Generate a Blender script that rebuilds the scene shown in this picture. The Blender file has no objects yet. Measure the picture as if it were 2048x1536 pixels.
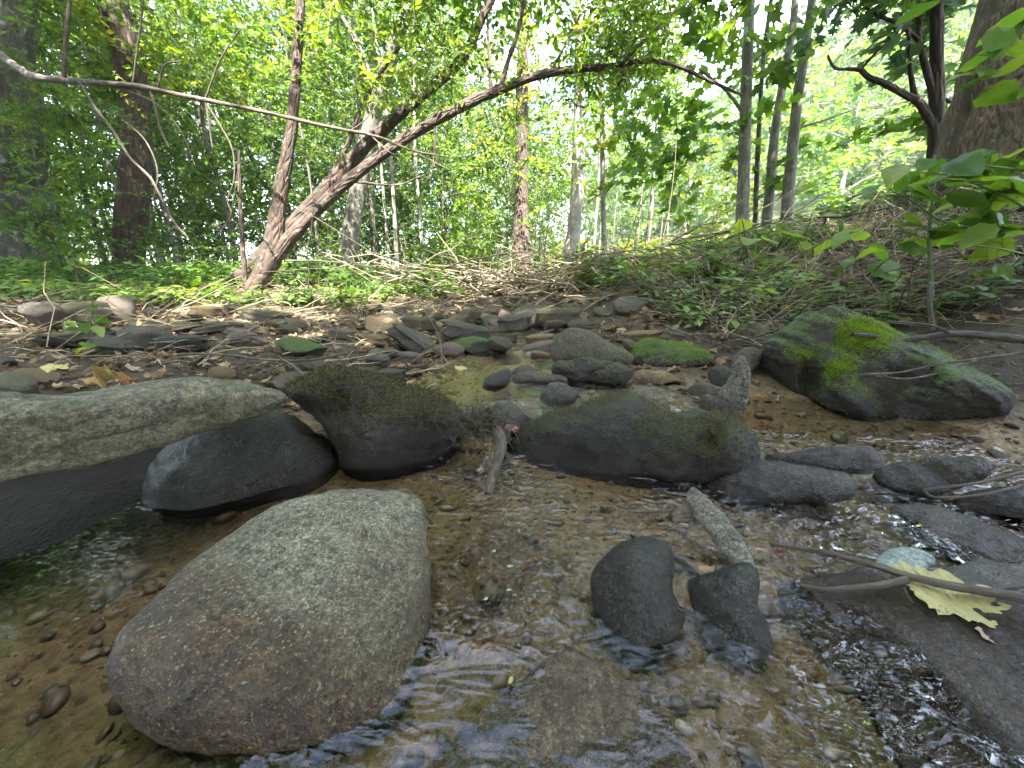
import bpy, math, random
import numpy as np

# ---------------------------------------------------------------- camera, sky, sun, exposure
SC = bpy.context.scene
CAM_H, F, PITCH = 0.45, 744.0, math.radians(16.3)
cd = bpy.data.cameras.new('camera'); cam = bpy.data.objects.new('camera', cd)
SC.collection.objects.link(cam); SC.camera = cam
cam.location = (0, 0, CAM_H); cam.rotation_euler = (math.pi/2 - PITCH, 0, 0)
cd.sensor_width = 36; cd.lens = 36*F/2048; cd.clip_start = 0.02; cd.clip_end = 2000
SUN_AZ, SUN_EL = math.radians(166), math.radians(54)      # azimuth from +Y towards +X
w = bpy.data.worlds.new('World'); SC.world = w; w.use_nodes = True
wn = w.node_tree.nodes; wl = w.node_tree.links
bg = wn['Background']; sky = wn.new('ShaderNodeTexSky'); sky.sky_type = 'NISHITA'; sky.sun_disc = False
sky.sun_elevation = SUN_EL; sky.sun_rotation = SUN_AZ; sky.air_density = 1.0; sky.dust_density = 2.5
# thin bright clouds over the blue
tcw = wn.new('ShaderNodeTexCoord'); mpw = wn.new('ShaderNodeMapping'); mpw.inputs['Scale'].default_value = (1, 1, 2.2); wl.new(tcw.outputs['Generated'], mpw.inputs[0])
nzw = wn.new('ShaderNodeTexNoise'); nzw.inputs['Scale'].default_value = 3.2; nzw.inputs['Detail'].default_value = 7; nzw.inputs['Roughness'].default_value = .6; wl.new(mpw.outputs[0], nzw.inputs['Vector'])
mrw = wn.new('ShaderNodeMapRange'); mrw.inputs['From Min'].default_value = .40; mrw.inputs['From Max'].default_value = .66; mrw.inputs['To Max'].default_value = .35; wl.new(nzw.outputs['Fac'], mrw.inputs[0])
mxw = wn.new('ShaderNodeMix'); mxw.data_type = 'RGBA'; wl.new(mrw.outputs[0], mxw.inputs[0]); wl.new(sky.outputs[0], mxw.inputs[6]); mxw.inputs[7].default_value = (8.8, 8.5, 7.7, 1)
wl.new(mxw.outputs[2], bg.inputs[0]); bg.inputs[1].default_value = 0.095
sd = bpy.data.lights.new('sun', 'SUN'); sun = bpy.data.objects.new('sun', sd); SC.collection.objects.link(sun)
sd.energy = 2.4; sd.angle = math.radians(0.5); sd.color = (1.0, .94, .84)
from mathutils import Vector, Matrix, Euler
sv = Vector((math.sin(SUN_AZ)*math.cos(SUN_EL), math.cos(SUN_AZ)*math.cos(SUN_EL), math.sin(SUN_EL)))
sun.rotation_euler = sv.to_track_quat('Z', 'Y').to_euler(); sun.location = sv*50
SC.view_settings.view_transform = 'Standard'; SC.view_settings.look = 'None'
SC.view_settings.exposure = 4.55; SC.view_settings.gamma = 1; SC.view_settings.use_curve_mapping = False
cy = SC.cycles
cy.use_denoising = True; cy.max_bounces = 8; cy.diffuse_bounces = 4; cy.glossy_bounces = 3
cy.transmission_bounces = 5; cy.transparent_max_bounces = 8; cy.volume_bounces = 0; cy.sample_clamp_indirect = 6

rng = np.random.default_rng(11); random.seed(5)

# ---------------------------------------------------------------- pixels of the photograph -> places in the world
SP, CP = math.sin(PITCH), math.cos(PITCH)
def ray(px, py):
    x = (px-1024)/F; y = (768-py)/F
    return np.array([x, CP + y*SP, -SP + y*CP])
CO = np.array([0, 0, CAM_H])
def at(px, py, Y):
    d = ray(px, py); return CO + d*(Y/d[1])
def at_z(px, py, z):
    d = ray(px, py); return CO + d*((z-CAM_H)/d[2])
def ppm(Y, px=1024, py=768):                      # metres per pixel at forward distance Y
    return (Y/ray(px, py)[1])/F

# ---------------------------------------------------------------- noise
def _hash(ix, iy, iz, s):
    h = (ix*374761393 + iy*668265263 + iz*2147483647 + s*1274126177) & 0xffffffff
    h = ((h ^ (h >> 13))*1274126177) & 0xffffffff
    h = ((h ^ (h >> 15))*2246822519) & 0xffffffff
    return ((h ^ (h >> 16)) & 0xffffff)/float(0xffffff)*2-1
def vnoise(p, s=0):
    p = np.asarray(p, float); i = np.floor(p).astype(np.int64); f = p-i; u = f*f*f*(f*(f*6-15)+10)
    r = 0
    for dx in (0, 1):
        wx = u[:, 0] if dx else 1-u[:, 0]
        for dy in (0, 1):
            wy = u[:, 1] if dy else 1-u[:, 1]
            for dz in (0, 1):
                wz = u[:, 2] if dz else 1-u[:, 2]
                r = r + wx*wy*wz*_hash(i[:, 0]+dx, i[:, 1]+dy, i[:, 2]+dz, s)
    return r
def fbm(p, o=4, s=0, g=.5):
    r = 0; a = 1; t = 0; p = np.asarray(p, float)
    for k in range(o):
        r = r + a*vnoise(p*2**k + 17.3*k, s+k); t += a; a *= g
    return r/t
def sstep(a, b, x):
    t = np.clip((x-a)/(b-a), 0, 1); return t*t*(3-2*t)

# ---------------------------------------------------------------- object helpers
COL = SC.collection
def tag(o, label=None, cat=None, group=None, kind=None):
    if label: o['label'] = label
    if cat: o['category'] = cat
    if group: o['group'] = group
    if kind: o['kind'] = kind
    return o
def empty(name, loc, label, cat, group=None):
    o = bpy.data.objects.new(name, None); COL.objects.link(o); o.location = loc; o.empty_display_size = .1
    return tag(o, label, cat, group)
def mesh(name, V, Fc, mats, parent=None, origin=None, smooth=True, attrs=None, midx=None, uv=None):
    V = np.asarray(V, np.float32); Fc = np.asarray(Fc, np.int32)
    if origin is None: origin = np.zeros(3)
    me = bpy.data.meshes.new(name); n = Fc.shape[1]
    me.vertices.add(len(V)); me.vertices.foreach_set('co', (V-np.asarray(origin, np.float32)).ravel())
    me.loops.add(Fc.size); me.loops.foreach_set('vertex_index', Fc.ravel())
    me.polygons.add(len(Fc)); me.polygons.foreach_set('loop_start', np.arange(0, Fc.size, n, dtype=np.int32))
    me.polygons.foreach_set('loop_total', np.full(len(Fc), n, np.int32))
    me.polygons.foreach_set('use_smooth', np.full(len(Fc), smooth))
    if not isinstance(mats, (list, tuple)): mats = [mats]
    for m in mats: me.materials.append(m)
    if midx is not None: me.polygons.foreach_set('material_index', np.asarray(midx, np.int32))
    if uv is not None:
        l = me.uv_layers.new(name='UVMap'); l.data.foreach_set('uv', np.asarray(uv, np.float32)[Fc.ravel()].ravel())
    for k, a in (attrs or {}).items():
        at_ = me.attributes.new(k, 'FLOAT', 'POINT'); at_.data.foreach_set('value', np.asarray(a, np.float32))
    me.update(calc_edges=True); me.validate()
    o = bpy.data.objects.new(name, me); COL.objects.link(o)
    if parent is not None:
        o.parent = parent; o.location = np.asarray(origin) - np.array(parent.location)
    else: o.location = origin
    return o
def grid_faces(nu, nv, wrap):
    a = np.arange(nu*nv).reshape(nu, nv); b = np.roll(a, -1, 1) if wrap else a[:, 1:]
    a_ = a if wrap else a[:, :-1]
    return np.stack([a_[:-1], b[:-1], b[1:], a_[1:]], -1).reshape(-1, 4)
def vnormals(V, Fc):
    n = np.cross(V[Fc[:, 2]]-V[Fc[:, 0]], V[Fc[:, -1]]-V[Fc[:, 1]]); N = np.zeros_like(V)
    for k in range(Fc.shape[1]): np.add.at(N, Fc[:, k], n)
    return N/np.maximum(np.linalg.norm(N, axis=1, keepdims=True), 1e-12)
def catmull(P, m, closed=False):
    P = np.asarray(P, float); n = len(P)
    if closed: Q = np.vstack([P[-1], P, P[0], P[1]]); segs = n
    else: Q = np.vstack([2*P[0]-P[1], P, 2*P[-1]-P[-2]]); segs = n-1
    out = []
    for i in range(segs):
        p0, p1, p2, p3 = Q[i:i+4]; t = np.linspace(0, 1, 12, endpoint=False)[:, None]
        out.append(.5*((2*p1)+(-p0+p2)*t+(2*p0-5*p1+4*p2-p3)*t*t+(-p0+3*p1-3*p2+p3)*t**3))
    out = np.vstack(out + ([P[:1]] if closed else [P[-1:]]))
    k = 3 if out.shape[1] > 3 else out.shape[1]
    L = np.r_[0, np.cumsum(np.linalg.norm(np.diff(out[:, :k], axis=0), axis=1))]
    s = np.linspace(0, L[-1], m, endpoint=not closed)
    return np.stack([np.interp(s, L, out[:, j]) for j in range(out.shape[1])], 1)
def tube(P, R, m=24, sides=10, rough=.08, seed=0, flare=0, freq=6.0):
    """points with a radius each -> verts, quads, uv"""
    C = catmull(np.c_[np.asarray(P, float), np.asarray(R, float)], m); P3, Rr = C[:, :3], np.maximum(C[:, 3], 1e-4)
    T = np.gradient(P3, axis=0); T /= np.linalg.norm(T, axis=1, keepdims=True)+1e-12
    ref = np.array([0, 1, 0.]) if abs(T[0][1]) < .8 else np.array([1, 0, 0.])
    A = np.cross(T, ref); A /= np.linalg.norm(A, axis=1, keepdims=True); B = np.cross(T, A)
    th = np.linspace(0, 2*np.pi, sides, endpoint=False)
    V = P3[:, None]+(A[:, None]*np.cos(th)[None, :, None]+B[:, None]*np.sin(th)[None, :, None])*Rr[:, None, None]
    V = V.reshape(-1, 3)
    if rough:
        n = fbm(V*freq/np.maximum(Rr.mean()*8, .05), 3, seed)
        D = V-np.repeat(P3, sides, 0); V = V+D*(n*rough*2.2)[:, None]
    L = np.r_[0, np.cumsum(np.linalg.norm(np.diff(P3, axis=0), axis=1))]
    uv = np.stack([np.tile(th/(2*np.pi), m)*np.repeat(Rr.mean()*6.28, m*sides), np.repeat(L, sides)], 1)
    Fc = grid_faces(m, sides, True)
    V = np.vstack([V, P3[-1:], P3[:1]]); uv = np.vstack([uv, [[0, L[-1]]], [[0, 0]]])
    e = (m-1)*sides+np.arange(sides); c = len(V)-2
    cap = np.stack([e, np.roll(e, -1), np.full(sides, c), np.full(sides, c)], 1)
    e0 = np.arange(sides)
    return V, Fc, uv, cap
def tubemesh(name, P, R, mat, parent=None, origin=None, **k):
    V, Fc, uv, cap = tube(P, R, **k)
    return mesh(name, V, Fc, mat, parent, origin if origin is not None else (P[0] if parent is None else None) if parent is None else np.array(parent.location), uv=uv)
def pxpath(pts, Y):
    """[(px,py,width_px[,Y])] -> world points, radii"""
    P, R = [], []
    for q in pts:
        y = q[3] if len(q) > 3 else Y
        P.append(at(q[0], q[1], y)); R.append(q[2]/2*ppm(y, q[0], q[1]))
    return np.array(P), np.array(R)

# ---------------------------------------------------------------- materials
def nodes(name):
    m = bpy.data.materials.new(name); m.use_nodes = True; nt = m.node_tree
    return m, nt, nt.nodes, nt.links, nt.nodes['Principled BSDF'], nt.nodes['Material Output']
class NB:
    def __init__(s, nt): s.nt = nt
    def n(s, t, **k):
        x = s.nt.nodes.new(t)
        for a, b in k.items(): setattr(x, a, b)
        return x
    def put(s, sock, v):
        if isinstance(v, bpy.types.NodeSocket): s.nt.links.new(v, sock)
        elif v is not None:
            try: sock.default_value = v
            except Exception: sock.default_value = (*v, 1)
    def noise(s, vec, scale, detail=4, rough=.55, dist=0):
        x = s.n('ShaderNodeTexNoise'); s.put(x.inputs['Vector'], vec); x.inputs['Scale'].default_value = scale
        x.inputs['Detail'].default_value = detail; x.inputs['Roughness'].default_value = rough; x.inputs['Distortion'].default_value = dist
        return x.outputs['Fac']
    def vor(s, vec, scale, feature='F1', out='Distance', rnd=1):
        x = s.n('ShaderNodeTexVoronoi', feature=feature); s.put(x.inputs['Vector'], vec); x.inputs['Scale'].default_value = scale
        x.inputs['Randomness'].default_value = rnd; return x.outputs[out]
    def map(s, vec, sc=(1, 1, 1), rot=(0, 0, 0)):
        x = s.n('ShaderNodeMapping'); s.put(x.inputs['Vector'], vec); x.inputs['Scale'].default_value = sc; x.inputs['Rotation'].default_value = rot
        return x.outputs[0]
    def math(s, op, a, b=None, clamp=False):
        x = s.n('ShaderNodeMath', operation=op); x.use_clamp = clamp; s.put(x.inputs[0], a); s.put(x.inputs[1], b); return x.outputs[0]
    def rng(s, v, a, b, c=0, d=1):
        x = s.n('ShaderNodeMapRange'); s.put(x.inputs['Value'], v)
        for k, q in zip(('From Min', 'From Max', 'To Min', 'To Max'), (a, b, c, d)): s.put(x.inputs[k], q)
        return x.outputs[0]
    def mix(s, f, a, b, mode='MIX'):
        x = s.n('ShaderNodeMix', data_type='RGBA', blend_type=mode); s.put(x.inputs[0], f); s.put(x.inputs[6], a); s.put(x.inputs[7], b); return x.outputs[2]
    def ramp(s, f, stops):
        x = s.n('ShaderNodeValToRGB'); s.put(x.inputs[0], f); r = x.color_ramp
        while len(r.elements) < len(stops): r.elements.new(.5)
        for e, (p, c) in zip(r.elements, stops): e.position = p; e.color = (*c, 1)
        return x.outputs[0]
    def bump(s, h, st, dist, nrm=None):
        x = s.n('ShaderNodeBump'); x.inputs['Strength'].default_value = st; x.inputs['Distance'].default_value = dist
        s.put(x.inputs['Height'], h)
        if nrm is not None: s.put(x.inputs['Normal'], nrm)
        return x.outputs[0]
    def attr(s, name): return s.n('ShaderNodeAttribute', attribute_name=name).outputs['Fac']

def rockmat(name, c1, c2, moss=0, mosscol=(.045, .075, .012), wet=None, wetband=.02, gloss=.65, strata=0, scale=1.0, srot=.3, speck=.5, mnz=.35, drycol=None, stain=None):
    m, nt, N, L, b, out = nodes(name); q = NB(nt)
    tc = q.n('ShaderNodeTexCoord').outputs['Object']; geo = q.n('ShaderNodeNewGeometry')
    pos = geo.outputs['Position']; sep = q.n('ShaderNodeSeparateXYZ'); q.put(sep.inputs[0], geo.outputs['Normal'])
    sp = q.n('ShaderNodeSeparateXYZ'); q.put(sp.inputs[0], pos)
    big = q.noise(tc, 7*scale, 5, .6, .4); mid = q.noise(tc, 34*scale, 5, .62); fine = q.noise(tc, 330*scale, 3, .7); f2 = q.noise(tc, 900*scale, 2, .6)
    col = q.mix(q.rng(big, .35, .65), c1, c2)
    col = q.mix(q.rng(mid, .3, .72, 0, .75), col, tuple(x*.42 for x in c1))
    if drycol: col = q.mix(q.rng(q.noise(tc, 11*scale, 5, .65, .8), .48, .66, 0, .85), col, drycol)
    if stain:
        dp = q.n('ShaderNodeVectorMath', operation='DOT_PRODUCT'); q.put(dp.inputs[0], tc); dp.inputs[1].default_value = stain[0]
        sm = q.rng(q.math('ADD', dp.outputs['Value'], q.rng(q.noise(tc, 9, 5, .7), .3, .7, -.05, .05)), stain[1], stain[1]+.05, 0, .95)
        col = q.mix(sm, col, q.mix(q.rng(mid, .35, .65), (.038, .021, .008), (.115, .068, .028)))
    st = q.noise(q.map(tc, (3, 3, 40), (srot, srot*.6, 0)), 2.2*scale, 6, .65, .5)
    if strata: col = q.mix(q.rng(st, .38, .6, 0, strata), col, tuple(x*.32 for x in c1))
    sk = q.rng(fine, .35, .7, 1-speck*.6, 1+speck*.75); col = q.mix(1.0, col, q.ncol(sk), 'MULTIPLY')
    g2 = q.noise(tc, 125*scale, 4, .75); gr = q.rng(g2, .36, .66, .42, 1.75); col = q.mix(1.0, col, q.ncol(gr), 'MULTIPLY')
    col = q.mix(q.rng(q.noise(tc, 22*scale, 6, .75, .5), .52, .64, 0, .55), col, tuple(x*.38 for x in c1))
    pal = q.rng(q.noise(tc, 260*scale, 2, .6), .60, .68); col = q.mix(q.math('MULTIPLY', pal, .40*speck), col, tuple(min(1, .10+x*1.9) for x in c2))
    blot = q.rng(q.vor(q.map(tc, (1, 1, 1)), 42*scale), .0, .16, .55, 0)           # lichen spots
    col = q.mix(q.math('MULTIPLY', blot, q.rng(big, .45, .6, 0, .35)), col, tuple(min(1, x*1.7) for x in c2))
    h = q.math('ADD', q.math('MULTIPLY', mid, .7), q.math('ADD', q.math('MULTIPLY', q.math('ADD', fine, g2), .42), q.math('MULTIPLY', st, .9*strata)))
    nrm = q.bump(h, .85, .014)
    rough = gloss
    if moss:
        mn = q.noise(tc, 9*scale, 6, .7, .3)
        mk = q.math('ADD', q.math('MULTIPLY', q.rng(sep.outputs[2], mnz-.35, mnz+.45), .9), q.math('MULTIPLY', q.rng(mn, .3, .7, -1, 1), .75))
        mk = q.rng(mk, 1.0-moss, 1.45-moss); mk = q.math('MULTIPLY', mk, 1, True)
        mc = q.mix(q.rng(q.noise(tc, 60*scale, 5, .7), .3, .7), tuple(x*.45 for x in mosscol), mosscol)
        mc = q.mix(q.rng(g2, .4, .7), mc, tuple(x*1.7 for x in mosscol)); mc = q.mix(q.rng(fine, .5, .3, 0, .8), mc, tuple(x*.3 for x in mosscol))
        col = q.mix(mk, col, mc)
        nrm = q.bump(q.math('MULTIPLY', q.math('ADD', q.noise(tc, 420*scale, 3, .7), q.math('MULTIPLY', q.noise(tc, 90*scale, 3, .6), 1.3)), mk), .8, .012, nrm)
    if wet is not None:
        hz = q.math('ADD', sp.outputs[2], q.rng(q.noise(tc, 10*scale, 5, .7), .3, .7, -.026, .02))
        wk = q.rng(hz, wet-wetband*.5, wet+wetband*1.2, 1, 0)
        col = q.mix(wk, col, q.mix(1.0, col, (.44, .34, .25), 'MULTIPLY'))
        rough = q.rng(wk, 0, 1, gloss, .22)
    q.put(b.inputs['Base Color'], col); q.put(b.inputs['Roughness'], rough); q.put(b.inputs['Normal'], nrm)
    b.inputs['Specular IOR Level'].default_value = .45
    return m
def ncol(self, v):
    x = self.n('ShaderNodeCombineColor')
    for i in range(3): self.put(x.inputs[i], v)
    return x.outputs[0]
NB.ncol = ncol

def leafmat(name, stops, trans=.45, tmul=1.6, gloss=.45, vein=False):
    m, nt, N, L, b, out = nodes(name); q = NB(nt)
    r = q.attr('rnd'); oi = q.n('ShaderNodeObjectInfo').outputs['Random']
    f = q.math('ADD', r, q.math('MULTIPLY', q.math('SUBTRACT', oi, .5), .35), True)
    c = q.ramp(f, stops)
    if vein:
        tc = q.n('ShaderNodeTexCoord').outputs['Object']
        c = q.mix(q.rng(q.noise(tc, 60, 5, .6), .35, .7, 0, .5), c, tuple(x*.6 for x in stops[0][1]))
    q.put(b.inputs['Base Color'], c); b.inputs['Roughness'].default_value = gloss; b.inputs['Specular IOR Level'].default_value = .35
    t = q.n('ShaderNodeBsdfTranslucent'); q.put(t.inputs[0], q.mix(1.0, c, (tmul*1.05, tmul, tmul*.45), 'MULTIPLY'))
    mx = q.n('ShaderNodeMixShader'); mx.inputs[0].default_value = trans; L.new(b.outputs[0], mx.inputs[1]); L.new(t.outputs[0], mx.inputs[2])
    L.new(mx.outputs[0], out.inputs[0]); return m

def barkmat(name, c1, c2, furrow=1.0, scale=1.0, lichen=0, lcol=(.3, .32, .26)):
    m, nt, N, L, b, out = nodes(name); q = NB(nt)
    uv = q.n('ShaderNodeTexCoord').outputs['UV']; ob = q.n('ShaderNodeTexCoord').outputs['Object']
    s = q.map(uv, (42*scale, 7*scale, 1)); n1 = q.noise(s, 1.0, 6, .62, .7); n2 = q.noise(ob, 5*scale, 4, .6)
    v = q.vor(q.map(uv, (30*scale, 6*scale, 1)), 1.0, 'DISTANCE_TO_EDGE')
    col = q.mix(q.rng(n1, .34, .64), tuple(x*.35 for x in c1), c1); col = q.mix(q.rng(n2, .4, .65), col, q.mix(q.rng(n1, .3, .7), tuple(x*.4 for x in c2), c2))
    if lichen: col = q.mix(q.rng(q.noise(ob, 14*scale, 6, .72), .62-.2*lichen, .72-.2*lichen, 0, .85), col, lcol)
    h = q.math('ADD', n1, q.math('MULTIPLY', q.rng(v, 0, .25), .7*furrow))
    q.put(b.inputs['Base Color'], col); b.inputs['Roughness'].default_value = .85
    q.put(b.inputs['Normal'], q.bump(h, .9, .02*furrow)); return m

def plain(name, c, rough=.7, var=.4, scale=40, bump=.4):
    m, nt, N, L, b, out = nodes(name); q = NB(nt); tc = q.n('ShaderNodeTexCoord').outputs['Object']
    n = q.noise(tc, scale, 5, .65); q.put(b.inputs['Base Color'], q.mix(q.rng(n, .3, .7), tuple(x*(1-var) for x in c), tuple(min(1, x*(1+var)) for x in c)))
    b.inputs['Roughness'].default_value = rough; q.put(b.inputs['Normal'], q.bump(n, bump, .01)); return m
# ---------------------------------------------------------------- the ground: one sheet, stream bed, banks, far hills
CTRL = np.array([
 # lower pool bed
 (-.5,.2,-.03),(0,.2,-.035),(.5,.25,-.03),(-.4,.5,-.035),(0,.5,-.035),(.4,.5,-.03),(0,.78,-.03),(.4,.72,-.03),(-.3,.8,-.04),(-.75,.4,-.02),(-.85,.6,.008),
 (-.62,.82,-.015),(-1.0,.80,.035),(-1.2,.55,.02),(-2,.5,.05),(0,-.6,-.07),(0,-2,-.1),(0,-5,-.2),(.8,.35,-.05),(.9,.6,-.035),(.7,.8,-.04),
 # right wet shore
 (1.2,.78,-.012),(1.5,.9,.022),(1.35,.98,.03),(1.7,1.05,.06),(2.1,.95,.10),(1.3,.5,-.01),(1.7,.55,.05),(2.4,.6,.2),(2.2,1.2,.14),(1.75,1.4,.13),(1.2,1.15,.0),(.95,1.05,-.01),(.75,1.12,-.01),
 # step and upper pool
 (-.1,.93,-.03),(-.05,1.0,.015),(0,1.2,.0),(-.2,1.4,.0),(.1,1.6,.0),(.3,1.3,.0),(.45,1.1,.02),(.6,1.3,.04),(.55,1.0,.02),(-.45,1.7,.02),(.05,2.0,.02),(.3,1.9,.05),(.1,2.4,.06),(.2,2.9,.11),(.25,3.6,.17),(.3,4.6,.22),(.3,6,.25),
 # left bank
 (-.5,1.2,.055),(-.65,1.3,.08),(-.85,1.08,.10),(-1.15,1.0,.11),(-1.5,1.1,.12),(-2.0,1.2,.15),(-.8,1.5,.10),(-1.1,1.35,.11),(-.7,1.9,.11),(-1.2,1.9,.15),(-1.8,1.7,.16),(-2.4,1.8,.17),
 (-1.1,2.4,.19),(-.5,2.5,.12),(-1.8,2.3,.19),(-2.8,2.4,.21),(-2.2,3.0,.25),(-1.2,3.2,.25),(-.5,3.4,.24),(-3.5,3.2,.27),(-2,4.5,.30),(-.8,4.6,.29),(-4,5,.32),(-2.5,.8,.2),(-4,1,.3),(-3,-1,.3),(-6,3,.35),(-3,7.5,.33),(-6,7.5,.35),(-1,7.5,.33),
 # right bank
 (1.0,1.6,.08),(.75,1.75,.08),(1.25,1.85,.18),(.7,2.15,.14),(1.8,1.9,.28),(1.15,2.3,.33),(2.4,1.7,.36),(1.8,2.4,.50),(2.5,2.3,.66),(3.0,1.6,.58),(1.46,3.0,.47),(2.45,3.0,.74),(3.4,3.0,1.03),(.75,2.9,.27),(.7,3.6,.32),
 (1.3,3.7,.46),(1.5,4.6,.44),(2.6,4.2,.72),(4.2,3.6,1.15),(5,2,1.1),(4.2,1.2,.9),(3,.4,.5),(3,-1,.4),(2.8,5.4,.6),(1.0,6,.38),(4.5,5.5,1.0),(2.5,7.5,.45),(6.5,5,1.2),(6,7.8,.75),(6,1,1.3)], float)
def _k(a, b):
    return np.sqrt(((a[:, None]-b[None])**2).sum(-1)+1e-4)
_n = len(CTRL); _A = np.zeros((_n+3, _n+3)); _A[:_n, :_n] = _k(CTRL[:, :2], CTRL[:, :2])-np.eye(_n)*.03
_P = np.c_[np.ones(_n), CTRL[:, :2]]; _A[:_n, _n:] = _P; _A[_n:, :_n] = _P.T
_W = np.linalg.solve(_A, np.r_[CTRL[:, 2], 0, 0, 0])
def far_h(x, y):
    r = np.hypot(x, y)
    h = .35+.25*np.sin(x*.13+1)*np.cos(y*.11)*sstep(8, 25, r)
    h = h+sstep(30, 115, r)*(6+4*np.sin(np.arctan2(x, y)*2.3+.6))*np.where(y > -10, 1, .3)     # wooded hills beyond
    a = np.arctan2(x, y)
    h = h+sstep(20, 75, r)*17*sstep(.18, .75, a)*sstep(2.2, 1.2, a)                                # higher slope to the right
    return h
def ground_h(x, y, detail=True):
    x = np.atleast_1d(np.asarray(x, float)); y = np.atleast_1d(np.asarray(y, float)); out = np.empty(len(x))
    r = np.hypot(x-.3, y-2.5)
    xx = np.clip(x, -8, 8); yy = np.clip(y, -6, 9)
    for i in range(0, len(x), 40000):
        s = slice(i, i+40000); p = np.c_[xx[s], yy[s]]
        out[s] = _k(p, CTRL[:, :2])@_W[:_n]+np.c_[np.ones(len(p)), p]@_W[_n:]
    t = sstep(4.8, 9, r); out = out*(1-t)+far_h(x, y)*t
    if detail:
        p3 = np.c_[x, y, np.zeros_like(x)]
        amp = .012+.02*sstep(.08, .35, out)
        out = out+fbm(p3*3.1, 4, 3)*amp*1.6+fbm(p3*17, 3, 9)*amp*.35*(r < 8)
    return out
def gh(x, y): return float(ground_h([x], [y])[0])
def hit(px, py, ymin=.25, ymax=60):
    """where the ray of a pixel meets the ground"""
    d = ray(px, py); Y = np.geomspace(ymin, ymax, 500); P = CO+d[None]*(Y/d[1])[:, None]
    g = ground_h(P[:, 0], P[:, 1]); k = np.argmax(P[:, 2] < g)
    if P[k, 2] >= g[k]: k = 250
    return P[k]
def sinhgrid(a, b, n, c, s):
    ta, tb = np.arcsinh((a-c)/s), np.arcsinh((b-c)/s); return np.sinh(np.linspace(ta, tb, n))*s+c
gx = sinhgrid(-420, 420, 420, .2, 1.5); gy = sinhgrid(-150, 520, 420, 1.1, 1.3)
GX, GY = np.meshgrid(gx, gy); GZ = ground_h(GX.ravel(), GY.ravel())
V = np.c_[GX.ravel(), GY.ravel(), GZ]

m, nt, N, L, b, out = nodes('soil'); q = NB(nt); pos = q.n('ShaderNodeNewGeometry').outputs['Position']
sp = q.n('ShaderNodeSeparateXYZ'); q.put(sp.inputs[0], pos)
n1 = q.noise(pos, 3, 6, .65); n2 = q.noise(pos, 40, 5, .7); n3 = q.noise(pos, 260, 3, .7)
soil = q.mix(q.rng(n1, .35, .65), (.038, .032, .019), (.085, .072, .044))
soil = q.mix(q.rng(n2, .35, .7, 0, .8), soil, (.018, .014, .010)); soil = q.mix(q.rng(n3, .5, .75, 0, .55), soil, (.20, .17, .13))
sand = q.mix(q.rng(n1, .35, .65), (.28, .185, .092), (.17, .135, .06))
sand = q.mix(q.rng(n2, .42, .7, 0, .65), sand, (.03, .024, .014)); sand = q.mix(q.rng(n3, .5, .75, 0, .5), sand, (.22, .17, .10))
vc = q.n('ShaderNodeTexVoronoi'); q.put(vc.inputs['Vector'], pos); vc.inputs['Scale'].default_value = 85
gcol = q.n('ShaderNodeSeparateColor'); q.put(gcol.inputs[0], vc.outputs['Color'])
grav = q.ramp(gcol.outputs[0], [(0, (.05, .035, .02)), (.3, (.16, .10, .05)), (.5, (.10, .10, .07)), (.7, (.24, .18, .11)), (.9, (.12, .05, .03)), (1, (.42, .38, .3))])
sand = q.mix(q.math('MULTIPLY', q.rng(vc.outputs['Distance'], .35, .55, 1, 0), q.rng(gcol.outputs[1], .45, .5, 0, .85)), sand, grav)
alg = q.rng(q.noise(q.map(pos, (1, 1, 1)), 5.5, 5, .7), .55, .66, 0, .55); sand = q.mix(alg, sand, q.mix(n2, (.05, .052, .014), (.13, .12, .035)))
wk = q.rng(q.math('ADD', sp.outputs[2], q.rng(n1, .3, .7, -.02, .02)), .02, .075, 1, 0)
col = q.mix(wk, soil, sand)
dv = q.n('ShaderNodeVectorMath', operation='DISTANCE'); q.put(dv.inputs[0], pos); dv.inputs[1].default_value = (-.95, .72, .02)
mud = q.math('ADD', dv.outputs['Value'], q.rng(n1, .3, .7, -.06, .06)); col = q.mix(q.rng(mud, .30, .46, 1, 0), col, q.mix(n2, (.006, .005, .003), (.020, .015, .009)))  # shade of the hollow under the slab, painted near-black into the mud floor
far = q.math('MULTIPLY', q.rng(sp.outputs[1], 5, 9), 1, True)
col = q.mix(far, col, q.mix(q.rng(n2, .3, .7), (.03, .05, .015), (.07, .065, .03)))
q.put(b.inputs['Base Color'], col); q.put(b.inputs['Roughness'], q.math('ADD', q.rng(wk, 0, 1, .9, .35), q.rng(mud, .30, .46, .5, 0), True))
hh = q.math('ADD', q.math('MULTIPLY', n2, .8), q.math('ADD', q.math('MULTIPLY', n3, .3), q.math('MULTIPLY', q.rng(vc.outputs['Distance'], 0, .6, .5, 0), wk)))
q.put(b.inputs['Normal'], q.bump(hh, .9, .02)); b.inputs['Specular IOR Level'].default_value = .25; M_SOIL = m
ground = mesh('ground', V, grid_faces(420, 420, False), m); tag(ground, kind='structure')

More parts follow.
